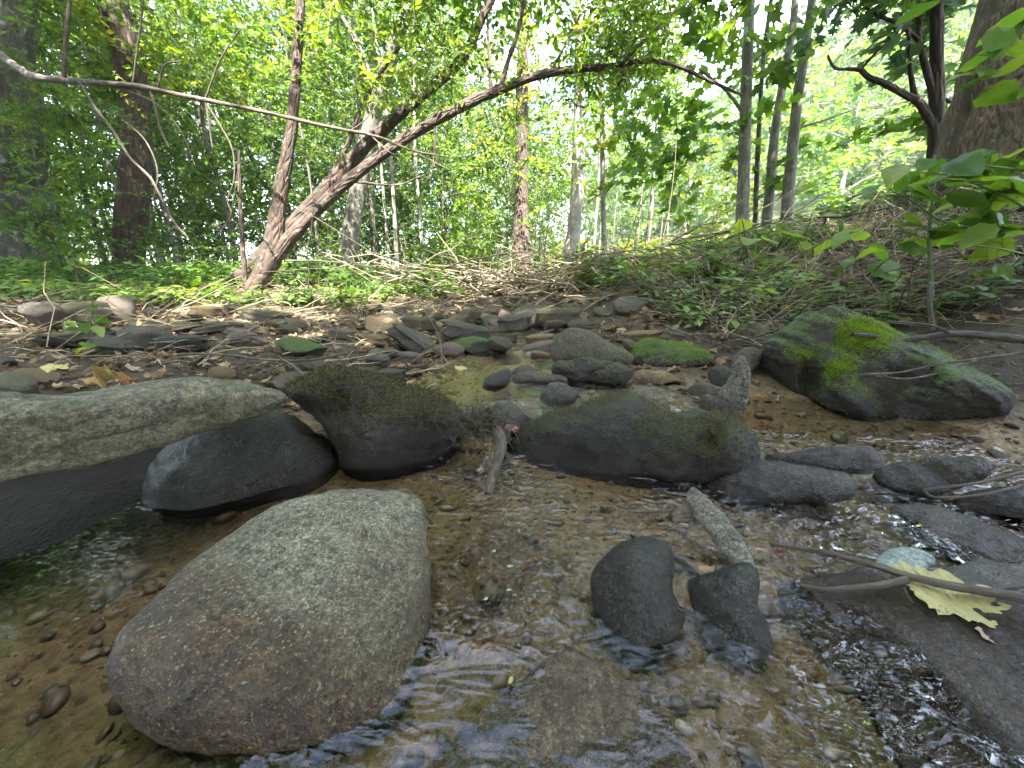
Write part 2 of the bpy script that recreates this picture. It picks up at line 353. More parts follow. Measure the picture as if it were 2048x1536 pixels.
# ---------------------------------------------------------------- water: lower pool, small fall, upper pool, riffle
def water_h(x, y):
    e = .985-.10*np.exp(-((x+.06)/.08)**2)+.05*np.sin(x*9)+.02*np.sin(x*31+1)
    z = .05*sstep(e-.07, e+.03, y)*sstep(-.66, -.5, x)
    t = sstep(.5, .8, x); z = z*(1-t)+t*.016*sstep(.9, 1.0, y)           # the side pool at the mossy boulder stays low
    z = z+.012*sstep(1.8, 2.1, y)+.05*sstep(2.2, 3.0, y)+.06*sstep(3.0, 4.0, y)
    return z
wx = np.linspace(-2.2, 2.6, 560); wy = sinhgrid(-1.2, 4.6, 600, .6, .9); WX, WY = np.meshgrid(wx, wy)
wz = water_h(WX.ravel(), WY.ravel()); p3 = np.c_[WX.ravel(), WY.ravel(), wz*0]
fl = p3.copy(); fl[:, 0] *= 1.0; fl[:, 1] *= 1.0
turb = .16+.85*sstep(.15, .55, p3[:, 0])*sstep(1.0, .8, p3[:, 1])+1.6*np.exp(-((p3[:, 0]+.08)**2+(p3[:, 1]-.84)**2)/.02)+.5*np.exp(-((p3[:, 0]+.06)**2+(p3[:, 1]-.5)**2)/.012)
turb += .8*sstep(.0, .25, p3[:, 0])*sstep(.42, .25, p3[:, 1])+1.5*np.exp(-((p3[:, 0]+.06)**2+(p3[:, 1]-.5)**2)/.01)
turb *= 1-.45*sstep(.22, .42, p3[:, 0])*sstep(.55, .35, p3[:, 1])
turb = turb*(.45+1.1*sstep(-.25, .3, fbm(p3*[5, 7, 1], 2, 61)))*(1-.8*sstep(-.12, -.4, p3[:, 0]))
rot = np.array([[.6, -.8], [.8, .6]]); pr = p3.copy(); pr[:, :2] = p3[:, :2]@rot.T
rip = fbm(pr*[13, 27, 1], 2, 21)*.0085+fbm(p3*[34, 30, 1], 1, 25)*.0014
V = np.c_[WX.ravel(), WY.ravel(), wz+rip*turb]
Fw = grid_faces(600, 560, False); g = ground_h(V[:, 0], V[:, 1]); ok = (V[:, 2] > g-.012)
cx_ = V[:, 0]; yy_ = V[:, 1]
reach = ((cx_ > -1.35) & (cx_ < 1.75) & (yy_ < .97)) | ((cx_ > -.62) & (cx_ < 1.45) & (yy_ >= .9))
ok &= reach
Fw = Fw[ok[Fw].any(1)]; used = np.unique(Fw); rm = -np.ones(len(V), int); rm[used] = np.arange(len(used))
m, nt, N, L, b, out = nodes('stream_water'); q = NB(nt); N.remove(b); pos = q.n('ShaderNodeNewGeometry').outputs['Position']
wv = q.noise(q.map(pos, (1, 2.2, 1), (0, 0, .75)), 15, 1, .4, 1.8); wv2 = q.noise(pos, 38, 1, .4, 1.0)
tb_ = q.attr('turb'); nrm = q.bump(q.math('MULTIPLY', q.math('ADD', wv, q.math('MULTIPLY', wv2, .25)), tb_), .8, .026)
gl = q.n('ShaderNodeBsdfGlossy'); gl.inputs['Roughness'].default_value = .035; q.put(gl.inputs['Normal'], nrm); gl.inputs['Color'].default_value = (1, 1, 1, 1)
tr = q.n('ShaderNodeBsdfTransparent'); tr.inputs[0].default_value = (.95, .92, .84, 1)
rf = q.n('ShaderNodeBsdfRefraction'); rf.inputs['IOR'].default_value = 1.33; rf.inputs['Roughness'].default_value = 0; rf.inputs['Color'].default_value = (.9, .86, .74, 1); q.put(rf.inputs['Normal'], nrm)
mt = q.n('ShaderNodeMixShader'); mt.inputs[0].default_value = .0; L.new(tr.outputs[0], mt.inputs[1]); L.new(rf.outputs[0], mt.inputs[2])
fr = q.n('ShaderNodeFresnel'); fr.inputs[0].default_value = 1.33; q.put(fr.inputs['Normal'], nrm)
mx = q.n('ShaderNodeMixShader'); q.put(mx.inputs[0], q.math('MULTIPLY', fr.outputs[0], 1.25, True)); L.new(mt.outputs[0], mx.inputs[1]); L.new(gl.outputs[0], mx.inputs[2])
L.new(mx.outputs[0], out.inputs[0]); M_WATER = m
water = mesh('stream_water', V[used], rm[Fw], m, attrs={'turb': turb[used]}); tag(water, kind='structure')

# ---------------------------------------------------------------- rock builder
def rock(name, label, out, Y, tilt=30, tf=.6, tb=.8, c=None, c1=None, p=2.2, rough=.03, lay=0, layrot=.3, facets=0, relief=None,
         mat=None, seg=112, rings=26, cat='rock', group=None, seed=None, z=None, yaw=None, fn=None):
    """a stone whose edge follows OUT (pixels) in a plane at forward distance Y, swelling TF towards and TB away from the viewer"""
    seed = seed if seed is not None else int(abs(out[0][0])*7+out[0][1]) % 997
    O = catmull(np.array(out, float), seg, True)
    c = np.array(c if c is not None else O.mean(0)); c1 = np.array(c1) if c1 is not None else c
    mid = (c+c1)/2; pc = at(mid[0], mid[1], Y) if z is None else at_z(mid[0], mid[1], z)
    d = ray(*mid); az = math.atan2(d[0], d[1]) if yaw is None else yaw
    t = math.radians(tilt); n = np.array([-math.sin(az)*math.cos(t), -math.cos(az)*math.cos(t), math.sin(t)])
    def proj(P):
        D = np.stack([ray(a, b_) for a, b_ in P]); k = ((pc-CO)@n)/(D@n); return CO+D*k[:, None]
    W = proj(O); u = c1-c; l2 = max((u@u), 1e-9)
    tt = np.clip(((O-c)@u)/l2, 0, 1); Ci = c+tt[:, None]*u; CW = proj(Ci)
    size = math.sqrt(abs(np.linalg.norm(np.cross(W-pc, np.roll(W, -1, 0)-pc), axis=1).sum()/2))
    rad = np.linalg.norm(W-CW, axis=1, keepdims=True); rs = np.median(rad)
    k = np.linspace(0, 1, rings); rr = np.sin(k*np.pi/2)
    rows, uvp = [], []
    for r in rr: rows.append((CW+(W-CW)*r, (1-min(r, 1)**p)**(1/p)*tf*rs, Ci+(O-Ci)*r))
    for r in rr[::-1][1:]: rows.append((CW+(W-CW)*r, -(1-min(r, 1)**p)**(1/p)*tb*rs, None))
    V = []
    for w_, off, px in rows:
        P = w_+n*off
        if relief is not None and px is not None:
            R = np.array(relief, float); D2 = ((px[:, None]-R[None, :, :2])**2).sum(-1)
            wts = np.exp(-D2/(2*R[:, 2]**2)[None]); P = P+n*((wts*R[:, 3]).sum(1)*rs*min(1, off/(tf*rs)*1.5))[:, None]
        V.append(P)
    V = np.vstack(V); Fc = grid_faces(len(rows), seg, True)
    rg = np.random.default_rng(seed)
    for _ in range(facets):
        fnm = rg.normal(size=3); fnm /= np.linalg.norm(fnm); s = (V-pc)@fnm; lim = s.max()*rg.uniform(.62, .88)
        V = V-fnm*np.maximum(s-lim, 0)[:, None]*.88
    N = vnormals(V, Fc); N[:seg] = n; N[-seg:] = -n
    q = (V-pc)/size
    disp = fbm(q*2.3, 5, seed)*rough*2.2+np.abs(fbm(q*5.5, 4, seed+7))*-rough*.9+fbm(q*22, 3, seed+3)*rough*.22
    if lay:
        ca, sa = math.cos(layrot), math.sin(layrot); qq = np.stack([(q[:, 0]*ca+q[:, 2]*sa)*1.3, q[:, 1]*1.3, (-q[:, 0]*sa+q[:, 2]*ca)*9], 1)
        disp = disp+fbm(qq, 4, seed+11)*lay*1.8
    V = V+N*(disp*size)[:, None]
    if fn: V = fn(V, pc, n, size)
    o = mesh(name, V, Fc, mat, origin=pc)
    return tag(o, label, cat, group)

M_SLAB = rockmat('slab_stone', (0.149, 0.136, 0.081), (0.236, 0.217, 0.133), moss=.12, mosscol=(.13, .14, .06), strata=.35, scale=.8, srot=.12, drycol=(.10, .095, .065))
M_DARK = rockmat('wet_dark_stone', (0.022, 0.021, 0.013), (0.045, 0.042, 0.027), wet=.02, wetband=.04, gloss=.33, speck=.9)
M_MOSSY = rockmat('mossy_stone', (0.022, 0.020, 0.013), (0.046, 0.042, 0.026), moss=.62, mosscol=(.052, .048, .012), wet=.05, wetband=.05, speck=.8)
M_MOSSY2 = rockmat('mossy_long_stone', (0.019, 0.018, 0.011), (0.040, 0.035, 0.021), moss=.5, mosscol=(.052, .056, .018), wet=.05, wetband=.04, speck=.9)
M_BOULD = rockmat('pale_boulder', (0.18, 0.168, 0.105), (0.30, 0.285, 0.185), wet=.045, wetband=.05, speck=1.0, strata=.35, scale=.9, drycol=(.12, .10, .06), stain=((-.55, -.80, -.25), -.005))
M_BIG = rockmat('big_mossy_rock', (0.029, 0.024, 0.014), (0.067, 0.056, 0.034), moss=.40, mosscol=(.065, .10, .016), wet=.04, wetband=.05, strata=.9, scale=.7, srot=-.5, mnz=.3)
M_TAN = rockmat('tan_stone', (0.155, 0.128, 0.078), (0.247, 0.210, 0.143), moss=.15, mosscol=(.10, .10, .03), wet=.07, wetband=.02, strata=.3, scale=1.3)
M_OCHRE = rockmat('ochre_stone', (0.178, 0.122, 0.051), (0.267, 0.202, 0.103), wet=.055, wetband=.015, scale=1.4)
M_GREY = rockmat('grey_stone', (0.074, 0.068, 0.052), (0.133, 0.122, 0.094), moss=.14, mosscol=(.09, .10, .035), wet=.06, wetband=.015, strata=.35, scale=1.4)
M_OLIVE = rockmat('olive_stone', (0.068, 0.061, 0.035), (0.123, 0.108, 0.066), moss=.38, mosscol=(.10, .10, .035), wet=.06, wetband=.015, scale=1.3)
M_GREEN = rockmat('green_mossy_stone', (0.054, 0.053, 0.036), (0.093, 0.090, 0.061), moss=.85, mosscol=(.075, .13, .018), wet=.05, wetband=.015, scale=1.3)
M_PINK = rockmat('pink_stone', (0.167, 0.132, 0.106), (0.247, 0.198, 0.160), moss=.05, strata=.3, scale=1.4)
M_SUB = rockmat('drowned_stone', (.085, .06, .032), (.15, .115, .07), gloss=.3, speck=.8)
M_WSLAB = rockmat('wet_slate', (0.040, 0.034, 0.023), (0.087, 0.076, 0.053), wet=.02, wetband=.03, gloss=.26, strata=.8, scale=.9, srot=.9)

M_BEDR = rockmat('bedrock', (.085, .068, .045), (.17, .15, .115), wet=.02, wetband=.02, gloss=.27, strata=.7, scale=.9, srot=.9)
# the big stones of the stream
rock('flat_slab_rock', 'long pale grey-green flat slab jutting over a dark hollow at the water', [(-260,830),(-120,795),(0,785),(120,788),(200,778),(300,762),(380,753),(450,757),(520,772),(560,783),(577,800),(560,815),(520,832),(470,850),(400,870),(300,897),(200,922),(100,945),(0,966),(-120,990),(-260,1000)],
     .575, tilt=8, tf=1.0, tb=2.4, c=(-120,845), c1=(520,784), p=2.0, rough=.022, lay=.014, layrot=.08, mat=M_SLAB, seg=260, rings=44,
     relief=[(440,790,50,.30),(360,835,50,-.40),(150,830,70,.25),(250,820,50,.22),(60,900,60,-.25),(200,890,50,-.2)])
rock('rounded_rock', 'dark rounded rock half under the long slab beside the mossy peaked rock', [(330,900),(400,850),(470,830),(560,828),(620,845),(670,885),(700,930),(716,960),(712,1000),(600,1040),(430,1060),(330,1060),(300,980)],
     .80, tilt=20, tf=.85, tb=.8, rough=.030, mat=M_DARK, seg=150, rings=34)
rock('hollow_shade_rock', 'dark rock added to blacken the hollow under the long flat slab', [(-300,930),(0,930),(200,900),(380,870),(430,900),(400,960),(300,1000),(100,1030),(-100,1040),(-300,1060)], 1.0, tilt=10, tf=.5, tb=.8, c=(-150,985), c1=(300,940), rough=.05, mat=M_DARK, seg=120, rings=24)  # added dark rock, closes off the light at the back of the hollow
rock('peaked_mossy_rock', 'dark peaked boulder with brown-green moss on its top, left of the little fall', [(570,785),(600,765),(645,748),(700,739),(735,746),(800,764),(860,784),(905,803),(928,825),(930,855),(915,895),(890,940),(820,985),(760,995),(700,970),(670,900),(640,850),(600,818)],
     .93, tilt=22, tf=.8, tb=.9, c=(700,810), c1=(820,850), rough=.030, mat=M_MOSSY, seg=190, rings=40)
rock('pale_boulder', 'large smooth pale boulder with brown wet flanks standing in the shallow pool', [(222,1385),(232,1310),(285,1235),(370,1150),(480,1072),(600,1015),(720,992),(800,993),(840,1008),(853,1050),(862,1150),(862,1250),(838,1350),(790,1440),(710,1502),(600,1538),(480,1546),(370,1525),(268,1472)],
     None, z=.024, tilt=72, tf=.44, tb=.5, c=(480,1320), c1=(700,1130), p=2.5, rough=.02, mat=M_BOULD, seg=260, rings=50, seed=4)
rock('long_mossy_rock', 'long low dark rock with dusty green moss across the middle of the stream', [(1005,905),(1012,880),(1055,850),(1120,820),(1180,800),(1245,786),(1290,800),(1340,818),(1400,812),(1450,825),(1490,855),(1507,885),(1505,920),(1450,965),(1370,990),(1290,1010),(1230,1025),(1160,1015),(1080,1000),(1010,960)],
     .89, tilt=24, tf=.8, tb=.9, c=(1110,890), c1=(1400,880), rough=.030, lay=.008, layrot=-.2, mat=M_MOSSY2, seg=220, rings=42, seed=33)
rock('mossy_boulder', 'largest boulder on the bank, triangular, with a bright green moss patch and folded sides', [(1500,742),(1530,700),(1580,655),(1640,620),(1668,611),(1700,618),(1760,648),(1850,690),(1920,730),(1990,770),(2022,800),(1995,825),(1920,848),(1850,868),(1800,885),(1740,892),(1660,875),(1600,865),(1565,835),(1520,795),(1505,768)],
     1.30, tilt=26, tf=.75, tb=1.0, c=(1620,750), c1=(1830,785), rough=.022, lay=.026, layrot=-.6, facets=3, mat=M_BIG, seg=260, rings=56, seed=8,
     relief=[(1560,740,45,.15),(1625,775,17,-.40),(1612,812,20,-.42),(1670,770,36,.20),(1700,856,50,.40),(1655,838,30,.25),(1790,800,36,-.28),(1760,740,34,.16),(1720,780,18,-.15),(1880,790,30,.15)])
rock('pale_wedge_rock', 'small pale angular rock behind the long mossy rock', [(1235,800),(1262,780),(1300,775),(1335,788),(1352,812),(1340,840),(1260,840)], 1.08, tilt=30, facets=3, mat=M_TAN, rough=.03, seg=80, rings=18)
rock('blue_grey_rock', 'wet blue-grey wedge stone just upstream of the driftwood', [(978,832),(985,808),(1002,800),(1030,812),(1055,832),(1078,850),(1060,880),(1000,885),(975,865)], 1.0, tilt=45, facets=3, mat=M_GREY, seg=80, rings=18)
rock('squarish_rock', 'squarish pale-faced stone standing in the upper pool', [(1078,800),(1083,778),(1100,766),(1125,765),(1150,773),(1158,790),(1145,815),(1130,835),(1095,838),(1078,825)], 1.20, tilt=25, facets=4, mat=M_GREY, seg=80, rings=18, seed=61)
rock('rust_stone', 'flat rust-brown stone lying in the water beside the blue-grey one', [(1045,826),(1060,818),(1090,820),(1112,828),(1110,840),(1080,846),(1050,838)], 1.14, tilt=55, mat=M_OCHRE, seg=64, rings=14)
rock('dark_pool_stone', 'small dark pointed stone in the middle of the upper pool', [(965,768),(975,752),(998,742),(1020,738),(1023,755),(1015,772),(990,783),(968,778)], 1.36, tilt=25, mat=M_DARK, seg=72, rings=16)
rock('dark_pool_stone', 'low dark rounded stone against the flat pink-grey pool stone', [(1022,750),(1035,736),(1058,731),(1075,738),(1082,752),(1070,765),(1030,765)], 1.50, tilt=30, mat=M_GREY, seg=72, rings=16)
rock('flat_pool_stone', 'thin flat pale stone at the foot of the rough mossy stone', [(1025,752),(1060,746),(1110,752),(1135,760),(1120,768),(1060,768),(1028,764)], 1.42, tilt=55, mat=M_TAN, seg=72, rings=14, tf=.4)
rock('smooth_boulder', 'smooth olive domed boulder resting on the rough mossy stone', [(1100,703),(1108,682),(1125,664),(1150,657),(1185,665),(1220,685),(1252,700),(1266,712),(1262,728),(1235,735),(1180,735),(1130,732),(1105,722)], 1.60, tilt=18, c=(1150,700), c1=(1215,712), mat=M_OLIVE, rough=.018, seg=130, rings=28)
rock('rough_mossy_stone', 'rough dark mossy stone under the smooth olive boulder', [(1105,738),(1118,725),(1150,718),(1185,713),(1225,724),(1255,733),(1262,750),(1245,768),(1200,775),(1150,772),(1120,760)], 1.44, tilt=22, c=(1140,745), c1=(1225,748), mat=M_MOSSY2, rough=.05, lay=.015, seg=130, rings=26)
rock('yellow_brown_stone', 'yellow-brown lumpy stone on the sand beside the rough mossy stone', [(1262,755),(1275,743),(1310,740),(1340,742),(1362,757),(1358,770),(1330,778),(1285,777),(1264,768)], 1.42, tilt=28, c=(1290,760), c1=(1335,760), mat=M_OCHRE, rough=.04, facets=3, seg=100, rings=20)
rock('green_topped_stone', 'flat stone with bright green moss all over its top, behind the yellow-brown one', [(1258,712),(1270,690),(1300,680),(1345,682),(1385,692),(1420,708),(1430,724),(1410,738),(1350,745),(1290,742),(1265,730)], 1.66, tilt=30, c=(1300,712), c1=(1385,716), mat=M_GREEN, rough=.025, lay=.012, seg=120, rings=24)
rock('bar_shaped_stone', 'long grey bar-shaped stone leaning on the twiggy slope', [(1390,690),(1400,675),(1450,662),(1505,650),(1532,648),(1540,660),(1532,675),(1480,692),(1430,708),(1400,708)], 1.85, tilt=20, c=(1415,690), c1=(1515,666), mat=M_TAN, rough=.02, p=3, seg=120, rings=22)
rock('tilted_stone', 'small brown tilted stone between the green-topped stone and the largest boulder', [(1462,725),(1480,700),(1505,693),(1525,705),(1515,730),(1490,750),(1465,750)], 1.5, tilt=15, mat=M_OLIVE, facets=3, seg=72, rings=16)
rock('round_mossy_stone', 'round dark mossy stone beside the rotten wood stub', [(1415,750),(1425,735),(1450,733),(1468,748),(1465,768),(1445,780),(1420,772)], 1.42, tilt=20, mat=M_MOSSY2, seg=72, rings=16)
rock('back_slope_stone', 'dull brown stone wedged above the tilted stone', [(1500,688),(1520,672),(1555,668),(1570,685),(1545,705),(1510,708)], 1.75, tilt=20, mat=M_OLIVE, facets=2, seg=72, rings=16)
rock('cobble_on_sand', 'brown cobble on the damp sand above the long mossy rock', [(1372,782),(1395,765),(1425,768),(1440,788),(1425,805),(1385,803)], 1.28, tilt=30, mat=M_OLIVE, facets=2, seg=64, rings=14)
rock('crumbly_stone', 'crumbling reddish stone wedged against the rotten wood stub', [(1400,805),(1410,790),(1435,788),(1450,805),(1445,830),(1410,830)], 1.12, tilt=30, mat=M_TAN, rough=.06, facets=2, seg=64, rings=14)
rock('wet_black_slab', 'glistening black slab at the foot of the long mossy rock', [(1418,985),(1425,955),(1455,930),(1500,922),(1560,925),(1630,938),(1690,950),(1715,970),(1705,990),(1640,1005),(1540,1010),(1460,1008)], None, z=.018, tilt=62, tf=.45, tb=.5, c=(1480,970), c1=(1640,970), mat=M_WSLAB, rough=.028, seg=150, rings=28)
rock('wet_ridged_slab', 'ridged wet slab lying behind the glistening black one', [(1530,915),(1580,908),(1640,898),(1700,893),(1745,898),(1768,918),(1765,935),(1720,948),(1650,945),(1560,935)], None, z=.032, tilt=60, tf=.4, tb=.5, c=(1590,920), c1=(1720,918), mat=M_WSLAB, rough=.03, lay=.03, layrot=.2, seg=150, rings=26)
rock('flat_wet_stone', 'flat wet stone holding a puddle beside the ridged slab', [(1745,945),(1780,930),(1840,925),(1900,940),(1915,965),(1890,985),(1820,985),(1760,970)], None, z=.022, tilt=70, tf=.3, tb=.5, mat=M_WSLAB, rough=.03, seg=110, rings=20)
rock('grey_shore_stone', 'grey lichened stone on the mud with the red leaf on it', [(1830,935),(1870,915),(1930,905),(1975,912),(1985,935),(1960,960),(1900,980),(1850,968)], None, z=.045, tilt=55, tf=.5, tb=.5, mat=M_GREY, rough=.04, facets=2, seg=110, rings=20)
rock('standing_splinter', 'pale narrow plank-like stone leaning in the shallows', [(1375,985),(1385,975),(1405,985),(1440,1022),(1470,1060),(1498,1105),(1510,1135),(1480,1145),(1450,1118),(1425,1080),(1395,1035),(1375,1005)], .545, tilt=45, tf=.5, tb=.45, c=(1395,995), c1=(1480,1120), mat=rockmat('pale_splinter_stone', (.22, .20, .15), (.34, .32, .25), strata=.6, scale=1.5, srot=.2), p=3.5, rough=.02, lay=.03, seg=120, rings=20)
rock('dark_smooth_stone', 'smooth blue-black oval stone rising from the pool', [(1180,1170),(1192,1135),(1215,1105),(1250,1083),(1290,1076),(1325,1082),(1345,1105),(1347,1135),(1345,1165),(1352,1200),(1368,1230),(1355,1265),(1325,1300),(1280,1330),(1240,1320),(1212,1280),(1188,1225)], None, z=.014, tilt=55, tf=.62, tb=.5, c=(1270,1150), c1=(1290,1240), mat=M_DARK, rough=.016, seg=180, rings=36)
rock('dark_stone', 'matt blackish stone touching the smooth oval one on its splinter side', [(1360,1195),(1375,1165),(1420,1145),(1470,1128),(1505,1130),(1520,1160),(1515,1200),(1535,1250),(1545,1295),(1520,1325),(1480,1330),(1430,1300),(1390,1250)], None, z=.006, tilt=58, tf=.5, tb=.5, c=(1450,1180), c1=(1480,1270), mat=M_DARK, rough=.025, facets=2, seg=180, rings=34)
rock('drowned_wedge_rock', 'brown wedge-backed rock just under the shallow water', [(860,1520),(960,1430),(1050,1345),(1120,1290),(1165,1278),(1225,1300),(1290,1380),(1350,1460),(1400,1560),(1430,1700),(1100,1780),(780,1680)], None, z=-.007, tilt=82, tf=.12, tb=.3, c=(1135,1380), c1=(1120,1600), mat=M_SUB, rough=.02, facets=2, seg=180, rings=34, p=1.3)
rock('bedrock_slab', 'broad grey bedrock slab with fine bedding sloping out of the stream', [(1560,1180),(1640,1150),(1740,1130),(1860,1140),(1980,1120),(2150,1130),(2350,1200),(2350,1500),(2200,1640),(1900,1640),(1800,1540),(1720,1400),(1620,1280)], None, z=.001, tilt=80, tf=.07, tb=.25, c=(1800,1280), c1=(2100,1400), p=3, mat=M_BEDR, rough=.010, lay=.02, layrot=1.3, seg=200, rings=40)
rock('long_bedrock_ledge', 'long dark bedrock ledge crossing the shallows toward the twigs', [(1780,1020),(1830,1008),(1900,1020),(1980,1050),(2060,1080),(2250,1150),(2250,1200),(2100,1165),(1980,1130),(1890,1095),(1820,1055)], None, z=.008, tilt=72, tf=.25, tb=.5, c=(1860,1045), c1=(2160,1150), mat=M_BEDR, rough=.02, lay=.015, seg=150, rings=26)
rock('shore_ledge', 'wet brown ledge at the edge of the mud below the thin twigs', [(1900,1000),(1960,985),(2050,975),(2200,980),(2250,1030),(2120,1050),(2000,1040),(1920,1020)], None, z=.02, tilt=65, tf=.4, tb=.5, mat=M_WSLAB, rough=.03, lay=.02, seg=110, rings=20)
rock('pale_drowned_stone', 'pale green flat stone under the water beside the forked branch', [(1745,1140),(1760,1110),(1800,1095),(1840,1100),(1870,1120),(1850,1145),(1820,1190),(1770,1200),(1740,1180)], None, z=-.004, tilt=80, tf=.16, tb=.3, mat=rockmat('pale_green_stone', (.30, .36, .30), (.40, .46, .40), gloss=.4, speck=.3), rough=.02, seg=90, rings=18)
# ---------------------------------------------------------------- foliage: leaves, sprays, crowns
def leafshape(kind):
    if kind == 'oval':
        v = [(0,0,0),(.16,.28,.05),(.2,.6,.05),(0,1,-.06),(-.2,.6,.05),(-.16,.28,.05)]; f = [(0,1,5),(1,2,5),(2,4,5),(2,3,4)]
    elif kind == 'fine':
        v = [(0,0,0),(.2,.45,.05),(0,1,-.03),(-.2,.45,.05)]; f = [(0,1,2),(0,2,3)]
    elif kind == 'wide':
        v = [(0,0,0),(.36,.42,.06),(0,1,-.08),(-.36,.42,.06)]; f = [(0,1,2),(0,2,3)]
    else:   # lobed
        v = [(0,0,0),(.22,.1,.02),(.52,.38,.06),(.27,.45,.02),(.38,.8,.05),(.13,.68,.02),(0,1.05,-.05),(-.13,.68,.02),(-.38,.8,.05),(-.27,.45,.02),(-.52,.38,.06),(-.22,.1,.02),(0,.4,-.02)]
        f = [(12,i,i+1) for i in range(0,11)]+[(12,11,0)]
    return np.array(v, float), np.array(f)
def eul(a, b_, c):
    ca, sa, cb, sb, cc, sc = np.cos(a), np.sin(a), np.cos(b_), np.sin(b_), np.cos(c), np.sin(c)
    R = np.empty(np.shape(a)+(3, 3))
    R[..., 0, 0] = cc*cb; R[..., 0, 1] = cc*sb*sa-sc*ca; R[..., 0, 2] = cc*sb*ca+sc*sa
    R[..., 1, 0] = sc*cb; R[..., 1, 1] = sc*sb*sa+cc*ca; R[..., 1, 2] = sc*sb*ca-cc*sa
    R[..., 2, 0] = -sb; R[..., 2, 1] = cb*sa; R[..., 2, 2] = cb*ca
    return R
def spray_tpl(kind, nl, length, ls, seed):
    """a twig along +Y with leaves on both sides, roughly in its plane"""
    r = np.random.default_rng(seed); lv, lf = leafshape(kind)
    t = np.linspace(.12, 1, nl); pos = np.c_[np.sin(t*3+seed)*.05*length, t*length, -.18*length*t**2]
    side = np.where(np.arange(nl) % 2, 1, -1); az = -side*(r.uniform(.7, 1.3, nl)); az[-1] = 0
    R = eul(r.normal(0, .45, nl), r.normal(0, .5, nl), az); s = ls*r.uniform(.65, 1.2, nl)
    V = np.einsum('nij,vj->nvi', R, lv)*s[:, None, None]+pos[:, None]
    Fc = lf[None]+(np.arange(nl)*len(lv))[:, None, None]
    rn = np.repeat(r.normal(0, .09, nl), len(lv))
    k = np.array([0, nl//2, nl-1]); tp = np.vstack([[0, 0, 0], pos[k[1]], pos[k[2]]]); tv = []
    for i, p in enumerate(tp):
        w_ = length*.008*(1-i*.35)
        for a in (0, 2.1, 4.2): tv.append(p+[w_*math.cos(a), 0, w_*math.sin(a)])
    tf_ = []
    for i in range(2):
        for j in range(3):
            a, b_, c, d = i*3+j, i*3+(j+1) % 3, (i+1)*3+(j+1) % 3, (i+1)*3+j; tf_ += [(a, b_, c), (a, c, d)]
    nV = len(lv)*nl
    VV = np.vstack([V.reshape(-1, 3), tv]); FF = np.vstack([Fc.reshape(-1, 3), np.array(tf_)+nV])
    return VV, FF, np.r_[rn, np.zeros(len(tv))], np.r_[np.zeros(nl*len(lf)), np.ones(len(tf_))].astype(int)
TPL = {}
def tpls(kind, nl, length, ls):
    k = (kind, nl, length, ls)
    if k not in TPL: TPL[k] = [spray_tpl(kind, nl, length, ls, 50+i) for i in range(4)]
    return TPL[k]
def bake(T, P, R, S, tint):
    """place spray templates; returns V,F,rnd,midx"""
    Vs, Fs, Rn, Mi = [], [], [], []; off = 0; which = rng.integers(0, len(T), len(P))
    for k, (v, f, rn, mi) in enumerate(T):
        i = np.where(which == k)[0]
        if not len(i): continue
        V = np.einsum('nij,vj->nvi', R[i], v)*S[i][:, None, None]+P[i][:, None]
        Vs.append(V.reshape(-1, 3)); Fs.append((f[None]+(np.arange(len(i))*len(v))[:, None, None]+off).reshape(-1, 3)); off += len(i)*len(v)
        Rn.append((rn[None]+tint[i][:, None]).ravel()); Mi.append(np.tile(mi, len(i)))
    return np.vstack(Vs), np.vstack(Fs), np.clip(np.concatenate(Rn), 0, 1), np.concatenate(Mi)
def crown(name, P, T, mats, parent=None, s=(.75, 1.3), tint=.45, droop=.25, outward=None, kind=None, seedn=0, tvar=.2):
    n = len(P); az = rng.uniform(0, 2*np.pi, n)
    if outward is not None:
        d = P-outward; az = np.arctan2(d[:, 1], d[:, 0])-np.pi/2+rng.normal(0, .8, n)
    R = eul(rng.normal(-droop, .35, n), rng.normal(0, .35, n), az)
    tn = tint+fbm(P*.9+seedn, 3, 5)*tvar*2+rng.normal(0, .07, n)
    V, Fc, rn, mi = bake(T, P, R, rng.uniform(*s, n), tn)
    org = np.array(parent.location) if parent is not None else None
    o = mesh(name, V, Fc, mats, parent, org, smooth=False, attrs={'rnd': rn}, midx=mi)
    if kind: o['kind'] = kind
    return o
def cloud(c, r, n, holes=.0, hs=1.0, seed=0, shell=.0):
    """n points in an ellipsoid, bunched by noise"""
    out = []
    while sum(map(len, out)) < n:
        p = rng.normal(size=(n*3, 3)); p /= np.linalg.norm(p, axis=1, keepdims=True)
        p = p*(rng.uniform(shell**3, 1, (n*3, 1))**(1/3))*r+c
        out.append(p[fbm(p*hs, 3, seed+31)+rng.normal(0, .06, len(p)) > holes-.1])
        if len(out) > 30: break
    return np.vstack(out)[:n]

G = [(0, (.018, .040, .012)), (.3, (.035, .075, .014)), (.55, (.06, .115, .016)), (.8, (.11, .165, .018)), (1, (.20, .20, .025))]
M_TWIG = plain('twig_bark', (.10, .08, .06), .9)
M_LEAF = leafmat('green_leaves', G, .5, 2.0)
M_LEAFD = leafmat('deep_green_leaves', [(0, (.014, .035, .014)), (.5, (.035, .080, .022)), (1, (.075, .13, .028))], .42, 1.7)
M_LEAFY = leafmat('yellow_green_leaves', [(0, (.05, .11, .016)), (.5, (.095, .165, .022)), (.8, (.17, .22, .035)), (1, (.30, .27, .05))], .55, 1.9)
M_LEAFB = leafmat('blue_green_leaves', [(0, (.025, .06, .04)), (.5, (.06, .115, .06)), (1, (.12, .17, .07))], .45, 1.6)
M_BARK_GREY = barkmat('grey_bark', (.115, .105, .088), (.075, .075, .055), .6, .8, .35)
M_BARK_DARK = barkmat('dark_red_bark', (.085, .055, .040), (.045, .034, .026), 1.0, .8)
